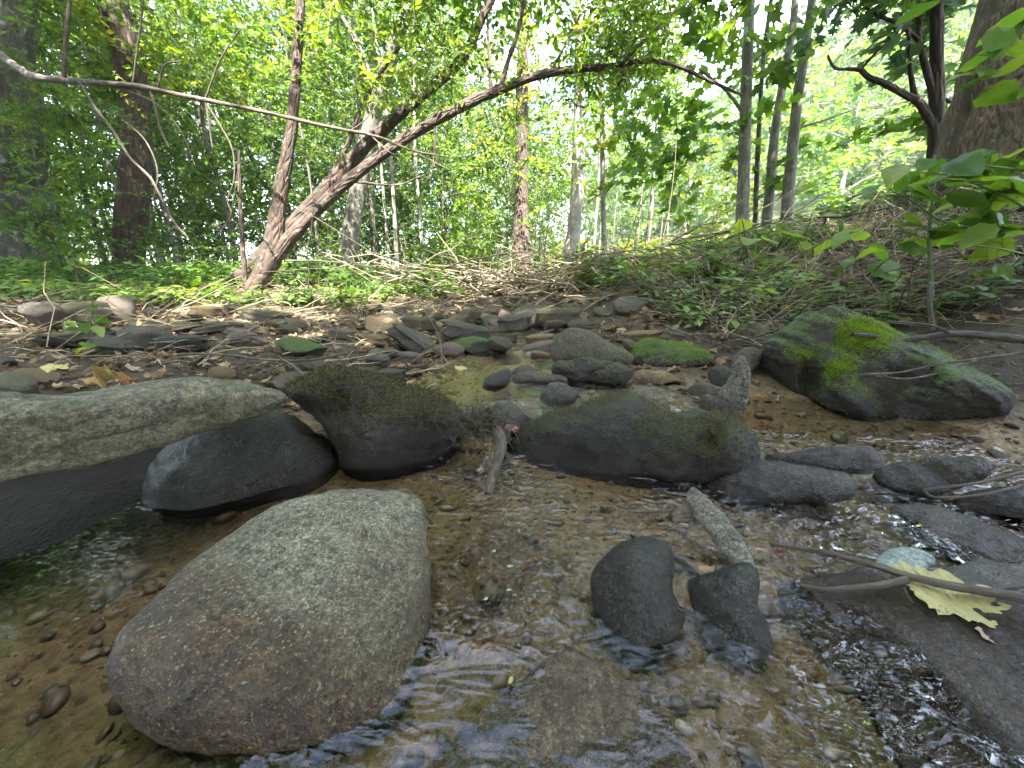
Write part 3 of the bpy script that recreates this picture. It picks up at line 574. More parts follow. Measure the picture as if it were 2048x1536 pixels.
M_BARK_RED = barkmat('reddish_bark', (.085, .056, .042), (.055, .042, .03), .9, 1.3, .25, (.19, .15, .125))
M_BARK_PALE = barkmat('pale_bark', (.27, .255, .215), (.18, .175, .135), .35, 1.0, .2, (.32, .33, .28))
M_BARK_OLD = barkmat('furrowed_bark', (.17, .115, .075), (.10, .085, .045), 1.1, 1.5, .08)
M_DEADWOOD = barkmat('dead_wood', (.11, .085, .065), (.07, .06, .042), .4, 1.5, .25, (.22, .21, .17))

def sub_tube(name, P, R, mat, parent, **k):
    V, Fc, uv, cap = tube(P, R, **k)
    return mesh(name, V, Fc, mat, parent, np.array(parent.location), uv=uv)
def hero_tree(name, label, stems, Y, bark, cat='tree', crowns=(), base=None, top=9, limbs=(), group=None, m=60, sides=14, rough=.10, freq=6):
    """stems: pixel paths with widths; each runs on upward out of the picture; crowns: (px,py,rx,ry,Y,dY,n,(leaf args),mat,tint)"""
    P, R = pxpath(stems[0], Y)
    g = gh(P[0][0], P[0][1]); P[0][2] = min(P[0][2], g+.02)
    e = empty(name, P[0], label, cat, group)
    for i, s in enumerate(stems):
        if i: P, R = pxpath(s, Y)
        else:
            P = np.vstack([P[0]-[0, 0, .25], P]); R = np.r_[R[0]*1.25, R]
        if s[-1][1] <= 5 and top:
            d = P[-1]-P[-2]; d /= np.linalg.norm(d); n = 3
            for k in range(1, n+1):
                P = np.vstack([P, P[-1]+d*(top-P[-1][2])/max(d[2], .35)/(n+1-k)*.8+rng.normal(0, .06, 3)]); R = np.r_[R, R[-1]*.78]
        sub_tube('trunk' if i == 0 else 'limb', P, R, bark, e, m=m, sides=sides, rough=rough, seed=i+3, freq=freq)
    for s in limbs:
        P, R = pxpath(s, Y); sub_tube('limb', P, R, bark, e, m=36, sides=7, rough=.12, seed=7)
    pts = {}
    for (cx, cy, rx, ry, yy, dy, n, T, mat, ti) in crowns:
        c = at(cx, cy, yy); k = ppm(yy, cx, cy); p = cloud(c, np.array([rx*k, dy, ry*k]), n, .02, .9, int(cx))
        pts.setdefault((T, mat.name, ti), []).append(p)
    for (T, mn, ti), p in pts.items():
        crown('crown', np.vstack(p), tpls(*T), [bpy.data.materials[mn], M_TWIG], e, tint=ti)
    return e
L_FINE = ('fine', 16, .34, .062); L_MID = ('wide', 15, .42, .075); L_OVAL = ('oval', 12, .42, .10); L_MAPLE = ('lobed', 9, .45, .13); L_BIG = ('wide', 12, .8, .19)

# trees whose trunks show one by one
hero_tree('old_tree', 'massive grey trunk standing at the forest edge on the leaf-strewn far bank', [[(15,575,230),(5,520,170),(0,400,140),(-10,200,125),(-25,0,120)]], 5.2, M_BARK_GREY, crowns=[(40,160,170,170,4.6,1.0,130,L_FINE,M_LEAF,.4),(60,330,120,120,4.4,.8,60,L_FINE,M_LEAFY,.3)], top=11, rough=.07)
hero_tree('dark_tree', 'dark red-brown straight trunk with a bend near its top, beside the forked tree', [[(262,590,66),(256,540,52),(262,450,50),(272,300,47),(266,180,46),(250,80,52),(220,-10,52)]], 6.0, M_BARK_DARK, crowns=[(330,60,200,90,6.2,1.2,170,L_MID,M_LEAF,.55),(120,60,150,80,6.5,1.2,100,L_MID,M_LEAF,.5)], top=11)
hero_tree('forked_tree', 'pinkish-brown low-forked tree whose long limb arches right over the stream', [[(488,625,34),(505,585,32),(530,540,34),(546,505,36),(555,430,28),(566,350,25),(582,270,22),(592,150,18),(598,40,17),(602,-5,16)],
    [(532,538,24.0),(560,500,27.2),(600,455,24.0),(680,375,21.6),(770,305,20.0),(860,247,19.2),(940,205,18.4),(1010,175,16.8),(1080,150,15.2),(1150,138,12.8),(1220,133,11.2),(1290,122,9.6),(1350,130,8.0),(1420,162,6.4),(1485,190,4.8)]], 3.5, M_BARK_RED,
    limbs=[[(1000,180,12),(1020,110,9),(1040,50,8),(1052,-30,7)],[(982,190,8),(978,120,6),(975,40,5)],[(1240,130,9),(1300,70,7),(1370,0,5)],[(1100,145,7),(1130,90,5),(1160,30,4)],[(870,245,6),(868,310,4),(860,370,2)],[(494,600,10),(486,500,9),(480,400,7),(478,300,5)],[(1225,133,9),(1248,150,6),(1235,170,4)],[(700,362,6),(790,370,4),(850,350,3)]],
    crowns=[(1080,60,260,95,3.6,.9,185,L_FINE,M_LEAF,.42),(1260,70,150,80,3.8,.7,70,L_FINE,M_LEAFY,.25),(760,120,200,90,3.9,.8,85,L_FINE,M_LEAF,.45),(980,280,170,60,3.8,.5,28,L_FINE,M_LEAF,.4),(900,-420,800,330,3.9,1.3,640,L_MID,M_LEAF,.5)], top=8, rough=.13)
hero_tree('leaning_tree', 'brown tree leaning behind the forked one and nearly parallel to its arching limb', [[(446,600,34),(480,560,34),(560,478,31),(640,392,28),(750,272,24),(860,178,21),(930,110,18),(985,-5,15)]], 4.6, M_BARK_DARK,
    crowns=[(900,60,190,90,4.8,.8,62,L_FINE,M_LEAF,.5),(620,190,120,90,5.2,.6,30,L_FINE,M_LEAF,.5),(300,-520,700,300,4.4,1.2,420,L_MID,M_LEAFD,.5)], top=9, limbs=[[(640,392,12),(690,300,10),(730,200,8),(800,90,6)]])
hero_tree('grey_tree', 'pale grey trunk crossing behind the leaning tree, with lichen patches', [[(690,600,42),(698,500,36),(712,400,33),(735,280,30),(765,160,27),(800,60,24),(830,-10,22)]], 7.2, M_BARK_GREY,
    limbs=[[(755,200,16),(715,90,12),(675,20,9),(650,-40,7)]], crowns=[(700,80,170,110,7.4,1.3,70,L_MID,M_LEAF,.5),(850,150,160,100,7.2,1.2,34,L_MID,M_LEAF,.5)], top=12)
hero_tree('tulip_tree', 'straight sunlit brown trunk rising from the brush pile at the bend of the stream', [[(1045,610,60),(1042,540,46),(1042,400,27),(1044,200,24),(1046,0,22)]], 8.5, M_BARK_RED,
    crowns=[(1060,110,110,90,8.0,.8,60,L_MID,M_LEAF,.6),(1000,400,110,120,8.4,1.0,60,L_MID,M_LEAFY,.3),(1060,330,90,130,8.6,.8,55,L_MID,M_LEAFY,.5),(960,250,120,90,8.6,1,40,L_MID,M_LEAF,.6)], top=13)
hero_tree('beech_tree', 'smooth grey trunk with a kink near the ground, between the brush pile and the clearing', [[(1135,560,32),(1140,510,28),(1152,420,26),(1158,250,23),(1162,0,19)]], 8.2, M_BARK_PALE,
    limbs=[[(1150,440,8),(1180,400,5),(1250,340,3)]], crowns=[(1160,300,70,120,8.4,.8,34,L_MID,M_LEAF,.5),(1200,180,110,110,8,1,40,L_MID,M_LEAF,.6)], top=12)
hero_tree('slim_tree', 'very slim grey sapling trunk just beyond the smooth grey one', [[(1214,500,12),(1206,400,10),(1203,200,9),(1200,0,8)]], 7.0, M_BARK_PALE,
    limbs=[[(1206,400,6),(1240,340,4),(1290,300,3),(1340,280,2)]], crowns=[(1260,260,90,110,6.8,.7,60,L_MAPLE,M_LEAF,.6)], top=9, sides=8)
CL = 'slender pale trunks at the edge of the sunny clearing'
hero_tree('slender_tree', 'straight pale speckled trunk, first of the slender ones counted from the arching limb', [[(1482,525,27),(1486,400,23),(1492,200,21),(1500,0,19)]], 5.0, M_BARK_PALE, group=CL,
    limbs=[[(1490,230,7),(1450,180,5),(1400,140,4)]], crowns=[(1400,130,110,110,4.9,.7,30,L_MAPLE,M_LEAF,.6),(1380,290,90,110,5.4,.6,34,L_MAPLE,M_LEAFY,.3)], top=9, sides=10, rough=.06)
hero_tree('slender_tree', 'thinnest of the slender pale trunks at the clearing', [[(1508,500,10),(1516,300,9),(1525,140,8),(1543,-5,8)]], 5.4, M_BARK_GREY, group=CL, crowns=[(1540,60,50,60,5.4,.5,7,L_MAPLE,M_LEAF,.6)], top=8, sides=8)
hero_tree('slender_tree', 'slender pale trunk leaning toward the clearing, in the middle of its group', [[(1525,520,20),(1538,400,18),(1552,250,16),(1578,100,14),(1592,-5,13)]], 5.2, M_BARK_PALE, group=CL, crowns=[(1600,40,70,60,5.2,.5,9,L_MAPLE,M_LEAF,.6)], top=9, sides=10, rough=.06)
hero_tree('slender_tree', 'slender pale trunk nearest the open hillside, with a small leafy side branch', [[(1568,490,23),(1580,350,20),(1595,200,18),(1612,80,16),(1625,-5,15)]], 4.8, M_BARK_PALE, group=CL,
    limbs=[[(1588,258,5),(1650,240,4),(1710,218,2)]], crowns=[(1660,30,80,60,4.8,.5,9,L_MAPLE,M_LEAF,.55),(1560,300,70,110,5.2,.6,14,L_MAPLE,M_LEAF,.5),(1650,-420,420,260,4.6,1.2,210,L_MID,M_LEAF,.5)], top=9, sides=10, rough=.06)
hero_tree('crooked_tree', 'dark trunk with crooked bare side branches standing before the bright hillside', [[(1850,480,42),(1862,400,36),(1872,300,26),(1874,150,22),(1872,0,20)],
    [(1868,255,14),(1838,205,14),(1812,190,12),(1770,168,11),(1738,155,10),(1722,140,9)],[(1722,140,8),(1700,138,6),(1670,136,5),(1655,110,4)],[(1722,138,6),(1760,98,5),(1795,75,4),(1810,60,3)],[(1832,205,11),(1822,150,8),(1818,80,7),(1816,-5,6)],[(1866,190,13),(1848,120,11),(1838,80,9),(1836,-5,8)],[(1838,82,8),(1800,50,7),(1760,32,6),(1730,15,4)],[(1874,255,14),(1896,290,12),(1920,320,8)],[(1874,190,7),(1905,205,5),(1940,218,4)]], 4.0, M_BARK_DARK,
    crowns=[(1740,20,120,50,4.1,.5,15,L_MAPLE,M_LEAFB,.4),(1880,60,80,80,4.3,.5,15,L_MAPLE,M_LEAFB,.5),(1900,220,50,90,4.4,.4,12,L_MID,M_LEAF,.4),(1760,230,50,40,4.4,.3,5,L_MAPLE,M_LEAF,.6)], top=9, sides=10)
hero_tree('furrowed_tree', 'huge furrowed brown trunk on the high bank above the twiggy slope', [[(1990,470,330),(2010,400,250),(2035,250,215),(2060,100,190),(2085,0,180)]], 2.9, M_BARK_OLD, crowns=[(2050,-180,250,80,3.6,1.0,26,L_MAPLE,M_LEAF,.5)], top=10, rough=.05, m=90, sides=36, freq=14)
def dead_limb(label, pts, Y, mat=M_DEADWOOD, name='dead_limb', subs=()):
    P, R = pxpath(pts, Y); e = empty(name, P[0], label, 'branch')
    sub_tube('main_stem', P, R, mat, e, m=60, sides=8, rough=.16, seed=3)
    for s in subs:
        p, r = pxpath(s, Y); sub_tube('side_twig', p, r, mat, e, m=20, sides=5, rough=.1)
    return e
dead_limb('long lichen-spotted dead limb reaching from the massive grey trunk past the forked tree', [(-30,85,14,4.6),(0,108,14,4.0),(60,150,14,3.4),(130,160,12,3.2),(200,166,11,3.1),(270,172,10,3.1),(350,188,9,3.1),(430,204,8,3.1),(520,222,7,3.1),(580,236,7,3.1),(680,258,6,3.0),(750,272,5,2.9),(820,300,4,2.9),(900,315,2,2.9)], 3.1,
    subs=[[(128,155,8),(132,80,8),(140,0,7)],[(265,170,4),(280,60,4),(286,0,3)],[(300,178,5),(312,220,5),(322,260,4),(338,295,3)],[(412,205,4),(418,245,4),(425,295,3)],[(410,200,4),(440,120,3),(480,60,3)],[(315,175,3),(330,130,4),(365,122,2)],[(750,270,3),(800,290,2),(900,340,1.5)],[(740,270,3),(790,310,2),(840,300,1.5)],[(700,262,3),(730,240,2),(760,200,1.5)],[(180,160,3),(300,200,3),(360,260,2),(390,330,2)]])
dead_limb('crooked pale dead branch hanging in front of the dark trunk', [(150,150,3.6),(190,215,4.8),(225,260,4.8),(260,315,4.8),(300,355,4.8),(325,400,4.8),(345,440,4.2),(370,470,3.0)], 2.9, subs=[[(245,240,3.0),(290,280,3.0),(315,340,3.0),(308,400,1.8)],[(345,452,3.0),(365,462,3.0),(378,480,1.8)],[(325,395,2.4),(300,440,1.8)]])
dead_limb('thin looping dead twig hanging between the dark trunk and the forked tree', [(415,210,3.0),(440,250,3.0),(465,300,3.0),(468,360,2.4),(455,400,2.4),(462,430,2.4),(440,465,1.8),(432,475,1.8)], 2.9, subs=[[(455,445,3.0),(440,448,2.4),(434,462,1.8)],[(462,430,1.8),(470,380,1.2),(480,300,1.2)]])
# ---------------------------------------------------------------- whole trees farther off and overhead
def make_tree(name, label, cat, H, r0, T, mat, bark, nspr, crx, crz0, nl=7, tint=.5, group=None, lean=0, droop=.25):
    e = empty(name, (0, 0, 0), label, cat, group)
    P = np.array([(0, 0, -.3), (0, 0, .1), (lean*.3, .05, H*.3), (lean*.6, -.08, H*.6), (lean, .1, H*.95)]); R = np.array([1.5, 1.15, .85, .6, .12])*r0
    V, Fc, uv, cap = tube(P, R, m=24, sides=8, rough=.08); mesh('trunk', V, Fc, bark, e, (0, 0, 0), uv=uv)
    pts = []; LV, LF, LU, off = [], [], [], 0
    for i in range(nl):
        t = crz0+(1-crz0)*(i+.5)/nl*.9; a = i*2.4+rng.uniform(-.4, .4); ln = crx*(1.05-.55*abs(t-.45))*rng.uniform(.75, 1.1)
        b0 = np.array([lean*t, 0, H*t]); tip = b0+[math.cos(a)*ln, math.sin(a)*ln, ln*rng.uniform(.1, .5)]
        V, Fc, uv, cap = tube([b0, (b0+tip)/2+[0, 0, ln*.1], tip], [r0*.38*(1.1-t), r0*.22, r0*.06], m=9, sides=5, rough=.05)
        LV.append(V); LF.append(Fc+off); LU.append(uv); off += len(V)
        q = rng.uniform(.25, 1.05, nspr//nl)[:, None]; pts.append(b0+(tip-b0)*q+rng.normal(0, 1, (nspr//nl, 3))*[crx*.22, crx*.22, H*.055])
    for V, Fc, uv in zip(LV, LF, LU): pass
    off = 0
    for V, Fc, uv in zip(LV, LF, LU):
        mesh('limb', V, Fc-off, bark, e, (0, 0, 0), uv=uv); off += len(V)
    pts = np.vstack(pts); pts[:, 2] = np.maximum(pts[:, 2], .15)
    crown('crown', pts, tpls(*T), [mat, M_TWIG], e, tint=tint, droop=droop)
    return e
def copy_tree(o, loc, rz, s, label=None, group=None):
    c = o.copy(); COL.objects.link(c); c.location = loc; c.rotation_euler = (0, 0, rz); c.scale = (s, s, s*random.uniform(.9, 1.15))
    if label: c['label'] = label
    if group: c['group'] = group
    for ch in o.children:
        d = ch.copy(); COL.objects.link(d); d.parent = c
    return c
def place(protos, spots, label, group, smin=.8, smax=1.2, used=set(), looks=None):
    lab0 = label
    for (x, y) in spots:
        p = random.choice(protos); label = (looks[protos.index(p)]+' '+lab0) if looks else lab0; s = random.uniform(smin, smax); rz = random.uniform(0, 6.28); loc = (x, y, gh(x, y)-.05)
        if p.name not in used:
            used.add(p.name); p.location = loc; p.rotation_euler = (0, 0, rz); p.scale = (s, s, s); p['label'] = label; p['group'] = group; continue
        copy_tree(p, loc, rz, s, label, group)
def sector(n, a0, a1, r0, r1, mind, avoid=lambda x, y: False):
    pts = []; k = 0
    while len(pts) < n and k < 20000:
        k += 1; a = math.radians(random.uniform(a0, a1)); r = math.sqrt(random.uniform(r0*r0, r1*r1)); x, y = r*math.sin(a), r*math.cos(a)
        if avoid(x, y) or any((x-u)**2+(y-v)**2 < mind**2 for u, v in pts): continue
        pts.append((x, y))
    return pts
L_CAN = ('wide', 13, 1.0, .20); L_UND = ('wide', 18, .50, .075); L_HILL = ('wide', 12, 1.9, .46)
under = [make_tree('understory_tree', 'l', 'tree', H, .045, L_UND, mt_, M_BARK_GREY, n, cr, .10, 11, ti) for H, mt_, n, cr, ti in
         ((4.6, M_LEAF, 330, 1.5, .45), (5.6, M_LEAFD, 350, 1.7, .5), (4.0, M_LEAF, 320, 1.4, .62), (5.2, M_LEAFY, 320, 1.6, .25))]
place(under, sector(27, -60, 6, 9.5, 16, 1.6), 'leafy understory tree standing in the thicket beyond the leaning trunks', 'understory trees of the thicket', .8, 1.3, looks=['mid-green', 'tall deep-green', 'low bright-green', 'yellow-green'])
place(under, sector(11, -60, 10, 17, 28, 2.4), 'leafy tree deep in the woods behind the thicket', 'trees deep in the woods', 1.2, 2.0, looks=['mid-green', 'deep-green', 'bright-green', 'yellow-green'])
canopy = [make_tree('canopy_tree', 'l', 'tree', H, .16, L_CAN, mt_, M_BARK_GREY, n, cr, .42, 11, ti) for H, mt_, n, cr, ti in ((13, M_LEAF, 520, 3.6, .5), (15, M_LEAFD, 560, 4.0, .5), (12, M_LEAF, 480, 3.3, .6))]
place(canopy, sector(11, -65, 10, 12, 32, 3.8), 'tall forest tree whose trunk rises out of the woods', 'tall trees of the woods', .9, 1.3, looks=['mid-green', 'deep-green', 'bright-green'])
over = [(-6.4,.9),(-5.5,-3.5),(-5.8,-2.4),(5.8,2.0),(-7.5,-1.5),(-3.5,-5.2),(-7.5,4.5),(0,-8),(7,-6.5),(7.2,-2.5),(3.2,-5.0),(4.6,-3.4)]
place(canopy, over[:0], 'l', 'g')
OV_ALL = over
poles = [make_tree('pole_sapling', 'l', 'tree', H, .035, L_UND, M_LEAF, bk, n, .9, .55, 8, .55) for H, bk, n in ((7.5, M_BARK_PALE, 120), (9, M_BARK_GREY, 140))]
place(poles, sector(40, -50, 22, 8.2, 18, .8), 'thin bare-stemmed sapling standing in the woods behind the arching tree', 'thin saplings in the woods', .8, 1.2, looks=['pale-barked', 'dark-barked'])
hill = [make_tree('hillside_tree', 'l', 'tree', H, .22, L_HILL, mt_, M_BARK_PALE, n, cr, .12, 9, ti) for H, mt_, n, cr, ti in ((11, M_LEAFY, 150, 4.2, .4), (13, M_LEAFB, 150, 4.4, .7), (10, M_LEAFB, 150, 3.8, .95))]
place(hill, sector(75, 12, 62, 34, 95, 6.5), 'sunlit round-crowned tree on the open hillside beyond the clearing', 'trees on the sunny hillside', .8, 1.3, looks=['yellow-green', 'blue-green', 'pale blue-green'])
place(hill, sector(13, -66, 14, 62, 110, 8), 'tree on the wooded hill far behind the thicket', 'trees on the far hill', .9, 1.4, looks=['yellow-green', 'blue-green', 'pale blue-green'])
shade = [make_tree('shade_tree', 'tall broad unseen tree added to shade the stream', 'tree', H, .16, L_CAN, mt_, M_BARK_GREY, n, cr, .36, 12, ti) for H, mt_, n, cr, ti in ((11, M_LEAF, 520, 3.3, .5), (12.5, M_LEAFD, 520, 3.5, .5))]  # unseen trees, added around the camera for the shade of their crowns
place(under, sector(22, 110, 272, 3.8, 7.5, 1.5), 'unseen bushy tree added behind the near bank to block light', 'unseen light-blocking trees behind the near bank', .8, 1.1, looks=['mid-green', 'tall deep-green', 'low bright-green', 'yellow-green'])  # unseen trees behind the camera, added to block light from that side
for i, (x, y) in enumerate(OV_ALL):
    if i < 2: shade[i].location = (x, y, gh(x, y)-.1); shade[i]['group'] = 'unseen trees added to shade the stream'; continue
    copy_tree(shade[i % 2], (x, y, gh(x, y)-.1), random.uniform(0, 6.28), random.uniform(.85, 1.05), 'tall broad unseen tree added to shade the stream', 'unseen trees added to shade the stream')
low = [make_tree('sun_block_tree', 'l', 'tree', 6.0, .08, L_CAN, M_LEAF, M_BARK_GREY, 230, 1.7, .42, 9, .5), make_tree('dapple_tree', 'l', 'tree', 11, .12, L_CAN, M_LEAF, M_BARK_GREY, 110, 3.2, .5, 9, .5)]
place(low[:1], [(1.2, -2.5), (.55, -2.7), (2.0, -2.4), (1.3, -3.4)], 'low tree added out of the picture to keep sun off the stream', 'unseen low trees added to block the sun', .95, 1.05)  # added out of view on the sun's path to shade the foreground
place(low[1:], [(4.6, -1.9)], 'unseen thin-crowned tree added to break the sun into flecks', 'unseen thin-crowned trees added for sun flecks', .95, 1.05)  # sparse crown added out of view to dapple the sunlight
# ---------------------------------------------------------------- smaller stones of the banks
def unit_stone(seed, facets, rough=.06, nu=18, nv=28):
    r = np.random.default_rng(seed); ph = np.linspace(.001, np.pi-.001, nu); th = np.linspace(0, 2*np.pi, nv, endpoint=False)
    V = np.stack([np.outer(np.sin(ph), np.cos(th)), np.outer(np.sin(ph), np.sin(th)), np.outer(np.cos(ph), np.ones(nv))], -1).reshape(-1, 3)
    V = np.sign(V)*np.abs(V)**.85
    for _ in range(facets):
        f = r.normal(size=3); f /= np.linalg.norm(f); s = V@f; V = V-f*np.maximum(s-s.max()*r.uniform(.55, .85), 0)[:, None]*.92
    V = V*(1+fbm(V*1.5+seed, 4, seed)*rough*4+fbm(V*6, 3, seed+5)*rough)[:, None]
    V /= np.abs(V).max(0); V[:nv] = V[:nv].mean(0); V[-nv:] = V[-nv:].mean(0)
    me_o = mesh('stone', V, grid_faces(nu, nv, True), M_GREY); me = me_o.data; bpy.data.objects.remove(me_o); return me
STONES = [unit_stone(s, f) for s, f in ((1, 3), (2, 8), (3, 12), (4, 16), (5, 9), (6, 14), (7, 6), (8, 20))]
def unit_slab(seed, nu=14, nv=36):
    r = np.random.default_rng(seed); ph = np.linspace(.001, np.pi-.001, nu); th = np.linspace(0, 2*np.pi, nv, endpoint=False)
    na = r.integers(5, 8); an = np.sort(np.arange(na)*2*np.pi/na+r.uniform(-.35, .35, na)); di = r.uniform(.75, 1.1, na)
    rad = np.min(di[None]/np.maximum(np.cos(th[:, None]-an[None]), .12), axis=1); rad = np.minimum(rad, 1.45)
    sr = np.abs(np.sin(ph))**.38; sz = np.sign(np.cos(ph))*np.abs(np.cos(ph))**.55
    step = 1-.10*(np.arange(nu) % 3 == 0)*(sr > .8)
    V = np.stack([np.outer(sr*step, np.cos(th)*rad), np.outer(sr*step, np.sin(th)*rad), np.outer(sz, np.ones(nv))], -1).reshape(-1, 3)
    V[:, 2] += V[:, 0]*r.uniform(-.25, .25); V += (fbm(V*[2, 2, 3]+seed, 4, seed)*.16)[:, None]*np.array([1, 1, .9])+fbm(V*[7, 7, 3], 3, seed+2)[:, None]*.05
    V /= np.abs(V).max(0); V[:nv] = V[:nv].mean(0); V[-nv:] = V[-nv:].mean(0)
    o = mesh('stone', V, grid_faces(nu, nv, True), M_GREY); me = o.data; bpy.data.objects.remove(o); return me
STONES += [unit_slab(20+i) for i in range(8)]
def stone(mi, loc, sc, rot, mat, label, cat='stone', group=None):
    o = bpy.data.objects.new('stone', STONES[mi % len(STONES)]); COL.objects.link(o)
    o.location = loc; o.scale = sc; o.rotation_euler = rot; o.material_slots[0].link = 'OBJECT'; o.material_slots[0].material = mat
    return tag(o, label, cat, group)
def pstone(cx, cy, w_, h_, ang, mat, label, mi=None, yo=0):
    p = hit(cx, cy+h_*.45); Y = p[1]+yo; k = ppm(Y, cx, cy); c = at(cx, cy, Y); sx = w_/2*k; sz = max(h_/2*k, .006)
    stone(mi if mi is not None else (8+int(cx) % 8 if h_ < .42*w_ else int(cx) % 8), c, (sx, max(sz*1.2, sx*.6), sz*1.05), (0, math.radians(ang), random.uniform(-.3, .3)), mat, label)
for a in [
 (92,634,84,58,0,M_PINK,'large pinkish lit stone at the edge of the ground plants'),
 (176,628,108,50,0,M_OLIVE,'olive block stone with a dark hollow under it next to the pinkish one'),
 (242,620,66,52,5,M_PINK,'pale pink end stone on top of the olive block stone'),  # pink colour stands for sunlight on the end of the block
 (311,628,40,26,0,M_PINK,'small whitish stone beyond the pale pink end stone'),
 (150,674,140,26,-10,M_OLIVE,'long thin olive slab tilted up toward the grey egg-shaped stone'),
 (286,676,98,48,8,M_GREY,'grey egg-shaped stone on the leafy bank'),
 (235,693,135,28,9,M_GREY,'layered grey slab under the egg-shaped stone'),
 (366,688,96,34,0,M_DARK,'dark earthy stone beside the egg-shaped stone'),
 (540,634,96,26,3,M_OLIVE,'brown flat block behind the rubble at the foot of the forked tree'),
 (556,650,40,24,0,M_TAN,'little brown stone in front of the brown flat block'),
 (590,649,42,22,0,M_TAN,'pale stone beside the brown flat block'),
 (461,650,116,12,4,M_OLIVE,'long thin flagstone below the forked tree'),
 (425,658,112,16,-4,M_GREY,'second thin flagstone, stacked under the long one'),
 (368,657,92,14,-12,M_TAN,'short thin flagstone tilted up on the pile'),
 (414,623,64,24,0,M_OCHRE,'orange-brown lump among leaves at the plants edge'),
 (482,668,60,18,20,M_PINK,'pink flaky stone lit by the sun'),
 (520,683,44,14,25,M_PINK,'small pink flake beneath the flaky one'),
 (505,657,40,14,12,M_PINK,'pale flake lying above the pink ones'),
 (608,700,124,40,6,M_GREEN,'dark moss-covered slab behind the peaked boulder',7),
 (682,668,58,24,10,M_PINK,'light pink slab sticking out of leaf litter'),
 (628,738,64,36,0,M_OLIVE,'rounded olive stone tucked behind the peaked boulder'),
 (590,767,92,46,0,M_TAN,'pale green-grey stone between the long slab and the peaked boulder'),
 (448,749,54,30,12,M_OCHRE,'knobbly tan-brown stone on the dark dirt behind the long slab'),
 (12,726,54,24,0,M_GREY,'grey stone cut by the frame above the long slab'),
 (22,770,96,44,14,M_SLAB,'pale wedge-shaped stone lying on the end of the long slab'),
 (72,756,96,20,18,M_OCHRE,'brown leaf-like flat stone above the pale wedge'),
 (562,743,30,16,0,M_OCHRE,'small orange pebble stone near the rooty dirt'),
 (578,736,40,18,0,M_PINK,'small mauve stone beside the orange pebble stone'),
 (832,686,128,34,36,M_GREY,'long grey slab leaning down to the pool'),
 (838,648,80,32,0,M_OLIVE,'olive stone at the head of the leaning slab'),
 (902,649,64,20,0,M_OLIVE,'low olive stone in the shade of the brush'),
 (934,666,104,40,8,M_GREY,'broad grey stone with a sunlit end in the channel'),
 (898,700,62,28,-8,M_PINK,'white-pink stone at the pool edge'),
 (944,692,76,36,0,M_GREEN,'green moss stone behind the white-pink one',6),
 (996,694,60,40,10,M_OLIVE,'dark olive stone right of the green moss one'),
 (1078,697,80,26,-15,M_PINK,'pinkish slanting slab before the smooth domed boulder'),
 (1084,678,64,20,-8,M_OCHRE,'brown slab above the pinkish slanting one'),
 (1034,646,90,36,-6,M_GREY,'angular grey stone below the brush pile'),
 (1010,636,34,26,30,M_PINK,'pale upright chip on the angular grey stone'),
 (1084,713,48,20,0,M_OCHRE,'brown cobble at the foot of the pinkish slab'),
 (1024,720,38,18,0,M_GREY,'small grey cobble in the riffle'),
 (1092,729,50,18,0,M_DARK,'dark wet stone beside the domed boulder'),
 (818,716,64,24,6,M_PINK,'rosy stone at the left edge of the pool'),
 (766,706,74,18,-4,M_OLIVE,'flat dark brown stone on the gravel bar'),
 (756,680,54,22,0,M_OCHRE,'tan stone amid leaf litter of the gravel bar'),
 (756,724,54,22,0,M_GREY,'grey-blue stone low on the gravel bar'),
 (778,751,76,24,0,M_GREY,'wide grey stone in shallow water behind the peaked boulder'),
 (834,736,44,14,-8,M_OCHRE,'flat ochre stone in the shallows'),
 (868,742,54,12,0,M_GREY,'thin grey stone awash in the pool'),
 (1282,672,96,20,-4,M_OCHRE,'brown flat stone under the twigs above the green-topped stone'),
 (1346,674,64,22,14,M_TAN,'knobbly brown stone at the end of the flat brown one'),
 (1124,634,104,38,-8,M_OLIVE,'brown mound-like stone under the brush pile'),
 (1160,650,52,22,0,M_GREY,'grey stone below the mound-like one'),
 (1262,693,42,24,28,M_TAN,'small tan slanting stone above the rough mossy stone'),
 (1066,775,74,20,-6,M_SUB,'olive stone barely showing above the pool'),
 (1300,806,54,24,0,M_PINK,'flat rosy stone in the wet sand behind the long mossy rock')]:
    pstone(*a)
MATS = [M_GREY, M_OLIVE, M_TAN, M_OLIVE, M_PINK, M_OLIVE, M_GREY, M_TAN, M_OCHRE]
def scatter(n, fx, smin, smax, label, group, flat=.45):
    k = 0; cols_ = {'grey_stone': 'grey', 'olive_stone': 'olive-brown', 'tan_stone': 'tan', 'pink_stone': 'pinkish', 'ochre_stone': 'ochre'}
    while k < n:
        mt_ = random.choice(MATS)
        x, y = fx(); z = gh(x, y); s = smin*(smax/smin)**(random.random()**1.6)
        sl = random.random() < .68; stone(random.randrange(8)+(8 if sl else 0), (x, y, z+s*(.10 if sl else .15)), (s, s*random.uniform(.6, .95), s*(random.uniform(.12, .28) if sl else random.uniform(.3, .6))), (random.uniform(-.3, .3), random.uniform(-.4, .4), random.uniform(0, 6.3)), mt_, cols_[mt_.name]+' '+label, 'stone', group); k += 1
scatter(90, lambda: (random.uniform(-2.1, -.4)+.0, random.uniform(1.5, 2.75)), .02, .13, 'small flat stone in the rubble between the long slab and the forked tree', 'rubble stones of the far bank')
scatter(80, lambda: (random.gauss(.1, .45), random.uniform(2.2, 4.4)), .04, .19, 'small stone in the rubble where the stream comes down to the pool', 'rubble stones upstream')
scatter(26, lambda: (random.uniform(.5, 1.3), random.uniform(1.2, 1.9)), .012, .04, 'small cobble on the sand around the green-topped stone', 'cobbles on the sand')
